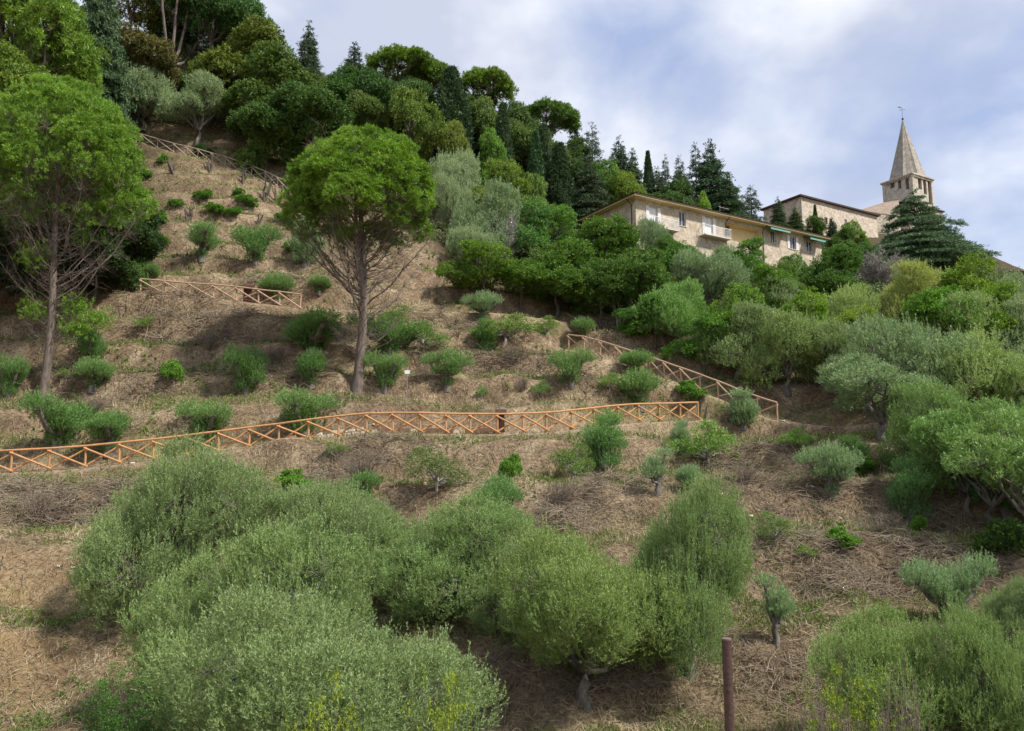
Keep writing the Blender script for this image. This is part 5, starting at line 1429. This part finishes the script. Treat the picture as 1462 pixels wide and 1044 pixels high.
lop("lop_low", 364, 318, 376, 60, "bushy pruned olive in the middle of the upper slope", G1)
lop("lop_column", 436, 310, 380, 50, "silvery pruned olive on the upper slope left of the lone pine", S1)
lop("lop_round", 396, 392, 432, 46, "round pruned olive behind the middle fence next to the lectern sign", G2)
lop("lop_round", 214, 380, 408, 26, "small round olive above the left end of the middle fence", G2)
lop("lop_round", 455, 395, 420, 34, "low green olive tuft right of the middle fence", G1)
# bushes
def bsh(kind, px, yt, yb, w, label, tint=(1, 1, 1)):
    return plant(kind, px, yt, yb, w, label, GB, tint=tint)
BG = (1.35, 1.85, .75)
bsh("bush", 1204, 756, 789, 46, "bright green round bush alone on the right slope", BG)
bsh("bush", 728, 650, 690, 32, "bright green bush below the dark lectern sign", BG)
bsh("bush", 418, 674, 712, 54, "bright green bush just right of the tall rounded olive", BG)
bsh("bush", 246, 517, 551, 38, "bright green bush in the middle of the left terraces", BG)
bsh("bush", 1236, 655, 680, 42, "bright green bush touching the silvery forked olive", BG)
bsh("bush", 1312, 738, 764, 26, "small bright green bush at the foot of the dark brush of shoots", BG)
bsh("bush", 985, 545, 578, 44, "green bush above the right end of the orange fence", (1.1, 1.6, .7))
bsh("scrub", 625, 640, 704, 110, "broad dark scrub bush below the brown boards", (.75, .7, .6))
bsh("scrub", 1010, 604, 668, 110, "broad green scrub below the right end of the orange fence", (.8, 1.0, .55))
bsh("scrub", 818, 632, 688, 64, "dark scrub left of the tall dark pruned olive", (.75, .85, .5))
bsh("scrub", 1135, 612, 640, 50, "low green bush between the stepping fence's foot and the forked olive", (1.0, 1.3, .6))
bsh("scrub", 1108, 735, 782, 60, "olive-brown bush beside grey cut branches on the right slope", (.8, .85, .6))
bsh("dry_scrub", 745, 540, 560, 30, "small grey dry bush above the dark lectern sign", (1, 1, 1))
bsh("dry_scrub", 520, 640, 690, 80, "brown dry bush left of the broad dark scrub", (1, 1, 1))
bsh("dry_scrub", 135, 562, 590, 50, "dark dry bush right of the left stone pine's foot", (1, 1, 1))
bsh("scrub", 772, 546, 570, 30, "small dark green bush above the orange fence's middle", (.7, .9, .55))
bsh("scrub", 688, 555, 574, 18, "tiny dark green bush right above the brown boards", (.7, 1.0, .55))
bsh("scrub", 720, 452, 490, 110, "spread of olive-green scrub under the path near the silver saplings", (.75, .85, .5))
bsh("scrub", 605, 455, 500, 70, "dark olive-green scrub right of the lone pine's trunk", (.7, .85, .5))
bsh("bush", 292, 208, 226, 30, "very dark low bush on the top fence", (.5, .8, .6))
bsh("bush", 232, 222, 236, 16, "bright green tuft under the left part of the top fence", BG)
for i, (px, yb, w, lb_) in enumerate(((250, 297, 22, "green tuft leftmost on the upper slope below the top fence"), (222, 322, 32, "green tuft beside the dark evergreens on the upper slope"), (290, 288, 26, "green tuft in the upper middle of the top slope"),
        (308, 310, 34, "green tuft above the fork-shaped olive of the upper slope"), (333, 312, 24, "green tuft between the two bushy olives of the upper slope"), (350, 296, 34, "green tuft right of centre on the top slope"),
        (340, 283, 20, "dark green tuft under the middle of the top fence"), (402, 318, 26, "green tuft left of the lone pine's crown on the slope"), (420, 366, 32, "green tuft under the silvery olive of the upper slope"),
        (228, 352, 30, "yellow-green tuft above the middle fence's left part"), (207, 258, 24, "yellow-green tuft right of the left stone pine's crown"))):
    bsh("bush", px, yb - w * .62, yb, w, lb_, (1.0, 1.5, .6))
for px, yb, w, k_, tn_, lb_ in ((95, 545, 30, "scrub", (.7, .85, .5), "low dark scrub right of the left stone pine's foot, above the wide tangled olive"), (205, 470, 34, "scrub", (.8, .9, .5), "olive-green scrub under the left part of the middle fence"),
        (300, 500, 36, "dry_scrub", (1, 1, 1), "grey-brown dry scrub below the middle fence, left of the dense pruned olive"), (395, 520, 40, "dry_scrub", (1, 1, 1), "grey-brown dry scrub between the dense and the ball-shaped pruned olives"),
        (600, 545, 34, "dry_scrub", (1, 1, 1), "brown dry scrub between the lone pine's olive and the fork-shaped olive"), (735, 520, 46, "dry_scrub", (1, 1, 1), "brown dry scrub on the reddish brush left of the stepping fence"),
        (870, 560, 44, "scrub", (.8, .95, .55), "green scrub below the stepping fence, left of the bushy olive"), (480, 655, 40, "scrub", (.7, .8, .5), "green scrub right under the loose wooden pole"),
        (800, 720, 60, "dry_scrub", (1, 1, 1), "grey dry scrub above the yellowish olive"), (1065, 690, 50, "dry_scrub", (1, 1, 1), "grey dry scrub between the upright olive and the silvery forked olive"),
        (1260, 770, 70, "dry_scrub", (1, 1, 1), "grey dry scrub right of the lone bright green round bush"), (1330, 830, 50, "dry_scrub", (1, 1, 1), "grey dry scrub just above the silvery olive near the bottom right"),
        (1150, 800, 36, "scrub", (.9, 1.0, .5), "small yellow-green scrub under the cut stump on the right slope"), (60, 745, 80, "dry_scrub", (1, 1, 1), "grey dry scrub on the brush heap at the left edge"),
        (560, 470, 60, "scrub", (.7, .85, .5), "dark scrub right behind the lone pine's trunk by the path"), (780, 480, 50, "scrub", (.75, .85, .5), "olive-green scrub under the path left of the stepping fence")):
    bsh(k_, px, yb - w * .55, yb, w, lb_, tn_)
# lopped bare stumps on the upper slope
for i, (px, yt, yb, w, lb_) in enumerate(((248, 222, 246, 20, "bare lopped trunk leftmost under the top fence"), (300, 218, 246, 14, "bare lopped trunk near the dark bush on the top fence"), (347, 236, 262, 16, "bare lopped trunk before the middle of the top fence"),
        (376, 246, 285, 22, "bare lopped trunk with spread limbs before the top fence"), (396, 262, 292, 18, "dark thick lopped trunk right under the top fence's end"), (268, 292, 318, 24, "bare forked stump above the fork-shaped olive"),
        (368, 304, 322, 14, "thin dark stump above the bushy olive of the upper slope"), (432, 282, 312, 26, "pale bare limbs standing left of the lone pine's crown"))):
    plant("stump", px, yt, yb, w, lb_, "bare lopped trunks on the upper slope")
plant("stump", 1110, 735, 762, 50, "grey cut stump with broken branches on the right slope", None)

# ------------------------------------------------------------------ ground cover that nobody could count
def scatter(n, dmin, dmax, xspan=.80, power=1.0):
    u = rng.random(n); d = dmin * (dmax / dmin) ** u if power == 1 else dmin + (dmax - dmin) * u
    x = (rng.random(n) * 2 - 1) * xspan * d
    return x, d
def blades(x, y, z, ln, wd, az, el, tone, nrm_jit=1.0, seg=1, curl=.0):
    n = len(x)
    d = np.stack([np.cos(az) * np.cos(el), np.sin(az) * np.cos(el), np.sin(el)], 1)
    s = unit(np.cross(d, rand_unit(n)))
    b0 = np.stack([x, y, z], 1)
    v = np.stack([b0 - s * wd[:, None] / 2, b0 + d * ln[:, None] * .5 + s * wd[:, None] * .5, b0 + d * ln[:, None] + np.array([0, 0, 1]) * (curl * ln)[:, None], b0 + d * ln[:, None] * .5 - s * wd[:, None] * .5], 1)
    return v.reshape(-1, 3), np.arange(4 * n).reshape(-1, 4), tone
def slope_el(x, y, az):
    e = .4
    return np.arctan2(H(x + np.cos(az) * e, y + np.sin(az) * e) - H(x, y), e)
def sample(G, x, y): return lookup(G, x, y)
# dry straw and litter
n = 520000
x, y = scatter(n, 14, 98)
wd_ = sample(wood, x, y); pw = sample(PATHW * 1.0, x, y)
k = (rng.random(n) > wd_ * .9) & (rng.random(n) > pw * .75) & (rng.random(n) < .30 + 1.1 * fbm(x, y, 2.5, 3))
x, y = x[k], y[k]; n = len(x); z = H(x, y)
d = np.hypot(x, y)
az = rng.random(n) * 6.283
st = sample(straw, x, y)
patch = fbm(x + 31, y, 3.5, 3)
fine_ = fbm(x + 5, y + 61, 1.0, 3)
tone = np.clip(.42 + 1.5 * (patch - .5) + 1.1 * (fine_ - .5) + rng.normal(size=n) * .17 + .16 * st, 0, 1)
tuss = np.clip((fine_ - .5) * 5, 0, 1)
v, f, t = blades(x, y, z + .01 + .05 * rng.random(n), (.16 + .004 * d) * (.5 + rng.random(n)), (.006 + .00042 * d) * (.7 + .6 * rng.random(n)), az, slope_el(x, y, az) + np.abs(rng.normal(size=n)) * (.22 + .55 * tuss), tone)
o = link("dry_grass", mesh_np("dry_grass", v, f, M_STRAW, tone=t)); tag(o, "dry straw and litter covering the cleared slope", "dry grass", kind="stuff")
# green grass on the treads of the terraces
n = 520000
x, y = scatter(n, 16, 92)
gq = sample(green, x, y)
k = (rng.random(n) < gq * 1.25 - .04) & (rng.random(n) > sample(wood, x, y)) & (rng.random(n) > sample(PATHW, x, y) * .9) & (fbm(x, y, 1.1, 2) > .43)
x, y = x[k], y[k]; n = len(x); z = H(x, y); d = np.hypot(x, y)
v, f, t = blades(x, y, z, (.14 + .003 * d) * (.5 + rng.random(n)), (.010 + .0006 * d) * np.ones(n), rng.random(n) * 6.28, .5 + rng.random(n) * .9, np.clip(fbm(x, y, 3, 2) + rng.normal(size=n) * .15 - .1, 0, 1))
o = link("grass", mesh_np("grass", v, f, M_GRASS, tone=t)); tag(o, "green grass on the narrow terrace treads", "grass", kind="stuff")
# heaps of cut brushwood
def heap(cx, cy, rx, ry, h, n, tone0, sz=1.0):
    a = rng.random(n) * 6.283; q = np.sqrt(rng.random(n))
    x = cx + rx * q * np.cos(a); y = cy + ry * q * np.sin(a)
    x = x + (fbm(x, y, 1.1, 2) - .5) * rx * .8; y = y + (fbm(x + 40, y, 1.1, 2) - .5) * ry * .8
    lumps = .5 + .9 * fbm(x, y, 1.3, 2)
    z = H(x, y) + h * (1 - q ** 2) * lumps * rng.random(n) ** .6
    az = rng.normal(size=n) * .9 + rng.integers(0, 2, n) * math.pi
    el = rng.normal(size=n) * .28
    l = sz * (.35 + .9 * rng.random(n))
    S = np.stack([x, y, z], 1); E = S + np.stack([np.cos(az) * np.cos(el), np.sin(az) * np.cos(el), np.sin(el)], 1) * l[:, None]
    E[:, 2] = np.maximum(E[:, 2], H(E[:, 0], E[:, 1]) + .02)
    return bezier(S, E, 4, .06, .05), np.clip(tone0 + rng.normal(size=n) * .18, 0, 1)
HP, HT = [], []
specs = []
for px, py, wpx, hpx, tn_ in ((60, 735, 260, 60, .45), (170, 745, 140, 50, .35), (30, 700, 160, 40, .55), (850, 715, 120, 40, .45), (800, 745, 120, 60, .55), (470, 690, 110, 60, .4), (880, 690, 120, 40, .5),
        (1110, 700, 180, 50, .45), (1240, 715, 140, 50, .5), (1120, 775, 120, 50, .55), (1240, 790, 180, 60, .5), (1330, 800, 120, 50, .45), (1070, 660, 120, 40, .4), (1290, 850, 160, 50, .55), (1200, 840, 140, 50, .5),
        (760, 525, 130, 34, .25), (700, 535, 90, 24, .3), (835, 545, 60, 20, .3), (250, 440, 140, 26, .35), (350, 470, 160, 36, .5), (270, 490, 160, 40, .5), (400, 405, 80, 16, .5), (230, 550, 120, 30, .35), (420, 540, 90, 24, .35), (100, 490, 120, 40, .4),
        (560, 640, 100, 20, .4), (1000, 940, 160, 50, .5), (900, 985, 160, 50, .55), (760, 980, 140, 60, .3), (1130, 985, 120, 40, .5), (340, 735, 90, 40, .4), (1400, 820, 120, 40, .5), (620, 520, 60, 24, .3), (1340, 755, 90, 40, .6), (860, 470, 60, 18, .45), (640, 470, 120, 30, .45), (60, 560, 100, 20, .4)):
    p = place(px, py)
    if p is None: continue
    specs.append((p, wpx, hpx, tn_))
    rx = wpx / FPX * p[3] * .55; ry = max(.8, hpx / FPX * p[3] * .9)
    dens = 80 if p[3] < 45 else 45
    P, T = heap(p[0], p[1], rx, ry, .28 + .012 * p[3] * .5, int(dens * rx * ry * 1.6) + 60, tn_, .8 + p[3] * .006)
    HP.append(P); HT.append((T, np.full(len(P), p[3])))
# loose sticks everywhere
x, y = scatter(9000, 15, 80); k = rng.random(len(x)) > sample(wood, x, y); x, y = x[k], y[k]; n = len(x)
S = np.stack([x, y, H(x, y) + .03 + .08 * rng.random(n)], 1); az = rng.random(n) * 6.28; l = .3 + 1.0 * rng.random(n) ** 2
E = S + np.stack([np.cos(az), np.sin(az), slope_el(x, y, az)], 1) * l[:, None]
HP.append(bezier(S, E, 4, .05, .05)); HT.append((np.clip(.55 + rng.normal(size=n) * .25, 0, 1), np.hypot(x, y)))
P = np.concatenate(HP); T = np.concatenate([a for a, b_ in HT]); Dd = np.concatenate([b_ for a, b_ in HT])
vv, ff = tubes(P, (.003 + .00022 * Dd)[:, None] * np.array([[1.3, 1.1, .8, .4]]), 3)
o = link("brushwood", mesh_np("brushwood", vv, ff, M_TWIG, tone=np.repeat(T, 9))); tag(o, "grey brown cut brushwood lying in heaps over the slope", "brushwood", kind="stuff")
# pale stones along the path and on the slope
n = 900
x, y = scatter(n, 18, 70); k = (rng.random(n) < .15) | (sample(PATHW, x, y) > .3); x, y = x[k], y[k]
V_, F_ = [], []
cube = np.array([[sx, sy, sz] for sx in (-1, 1) for sy in (-1, 1) for sz in (-1, 1)], float); cf = np.array([[0, 1, 3, 2], [4, 6, 7, 5], [0, 4, 5, 1], [2, 3, 7, 6], [0, 2, 6, 4], [1, 5, 7, 3]])
for i in range(len(x)):
    s = random.uniform(.03, .11); c = cube * np.array([s, s * random.uniform(.6, 1), s * .6]) * (1 + rng.normal(size=(8, 1)) * .18)
    V_.append(c + [x[i], y[i], float(H(x[i], y[i])) + s * .3]); F_.append(cf + 8 * i)
o = link("stones", mesh_np("stones", np.concatenate(V_), np.concatenate(F_), M_STONE)); tag(o, "small pale stones scattered along the path edges", "stones", kind="stuff")
n = 30000
x, y = scatter(n, 17, 95)
k = (rng.random(n) > sample(wood, x, y)) & (rng.random(n) > sample(PATHW, x, y)) & (fbm(x + 70, y + 20, 4.0, 3) > .52) & (fbm(x, y + 33, .9, 2) > .5)
x, y = x[k], y[k]; n = len(x)
A = np.stack([x, y, H(x, y) + .12 * rng.random(n)], 1); D = unit(np.array([0, -.1, .8]) + rand_unit(n) * .5)
dd_ = np.hypot(x, y)[:, None, None]
v, f, t = leaves(A, D, 14, .05 + .0025 * dd_, .02 + .0022 * dd_, .010 + .0009 * dd_, .8, np.clip(fbm(x, y, 3, 2) * 1.2 - .1 + 0 * x, 0, 1))
o = link("weeds", mesh_np("weeds", v, f, M_BROAD, tone=t)); o.color = (1.3, 1.45, .9, 1); tag(o, "low green weeds sprouting through the dry litter", "weeds", kind="stuff")
# low tangled growth on the floor of the wood
n = 80000
y = 50 + 80 * rng.random(n) ** 1.0; x = (rng.random(n) * 2 - 1) * .9 * y
x2, y2 = scatter(15000, 40, 70); x2 = np.abs(x2); x = np.concatenate([x, x2]); y = np.concatenate([y, y2])
k = sample(wood, x, y) > .75; x, y = x[k], y[k]; n = len(x)
hgt = .25 + 1.1 * fbm(x, y, 4, 3) ** 1.5 + 1.6 * (x > 8) * (y > 60) * fbm(x + 5, y, 3, 2) ** 1.3
A = np.stack([x, y, H(x, y) + hgt * rng.random(n)], 1); D = unit(np.array([0, -.3, .7]) + rand_unit(n) * .5)
v, f, t = leaves(A, D, 8, .5, .24, .11, .7, np.clip(fbm(x, y, 6, 3), 0, 1))
o = link("undergrowth", mesh_np("undergrowth", v, f, M_BROAD, tone=t)); tag(o, "tangled low green growth on the floor of the wood", "undergrowth", kind="stuff")
# reeds at the lower left corner
n = 2600
x0 = np.concatenate([rng.normal(-11.6, .45, n // 2), rng.normal(-9.7, .4, n // 2)]); y0 = np.concatenate([rng.normal(20.2, .5, n // 2), rng.normal(20.6, .4, n // 2)])
v, f, t = blades(x0, y0, H(x0, y0) + rng.random(n) * .5, .35 + .35 * rng.random(n), .022 + 0 * x0, rng.random(n) * 6.28, .2 + rng.random(n) * 1.1, np.clip(.6 + rng.normal(size=n) * .2, 0, 1))
o = link("reeds", mesh_np("reeds", v, f, M_GRASS, tone=t)); o.color = (1.4, 1.5, 1.2, 1); tag(o, "pale green reed tufts in the lower left corner", "reeds", kind="stuff")
# keep the hidden anchor value tidy
print("objects", len(SC.objects))
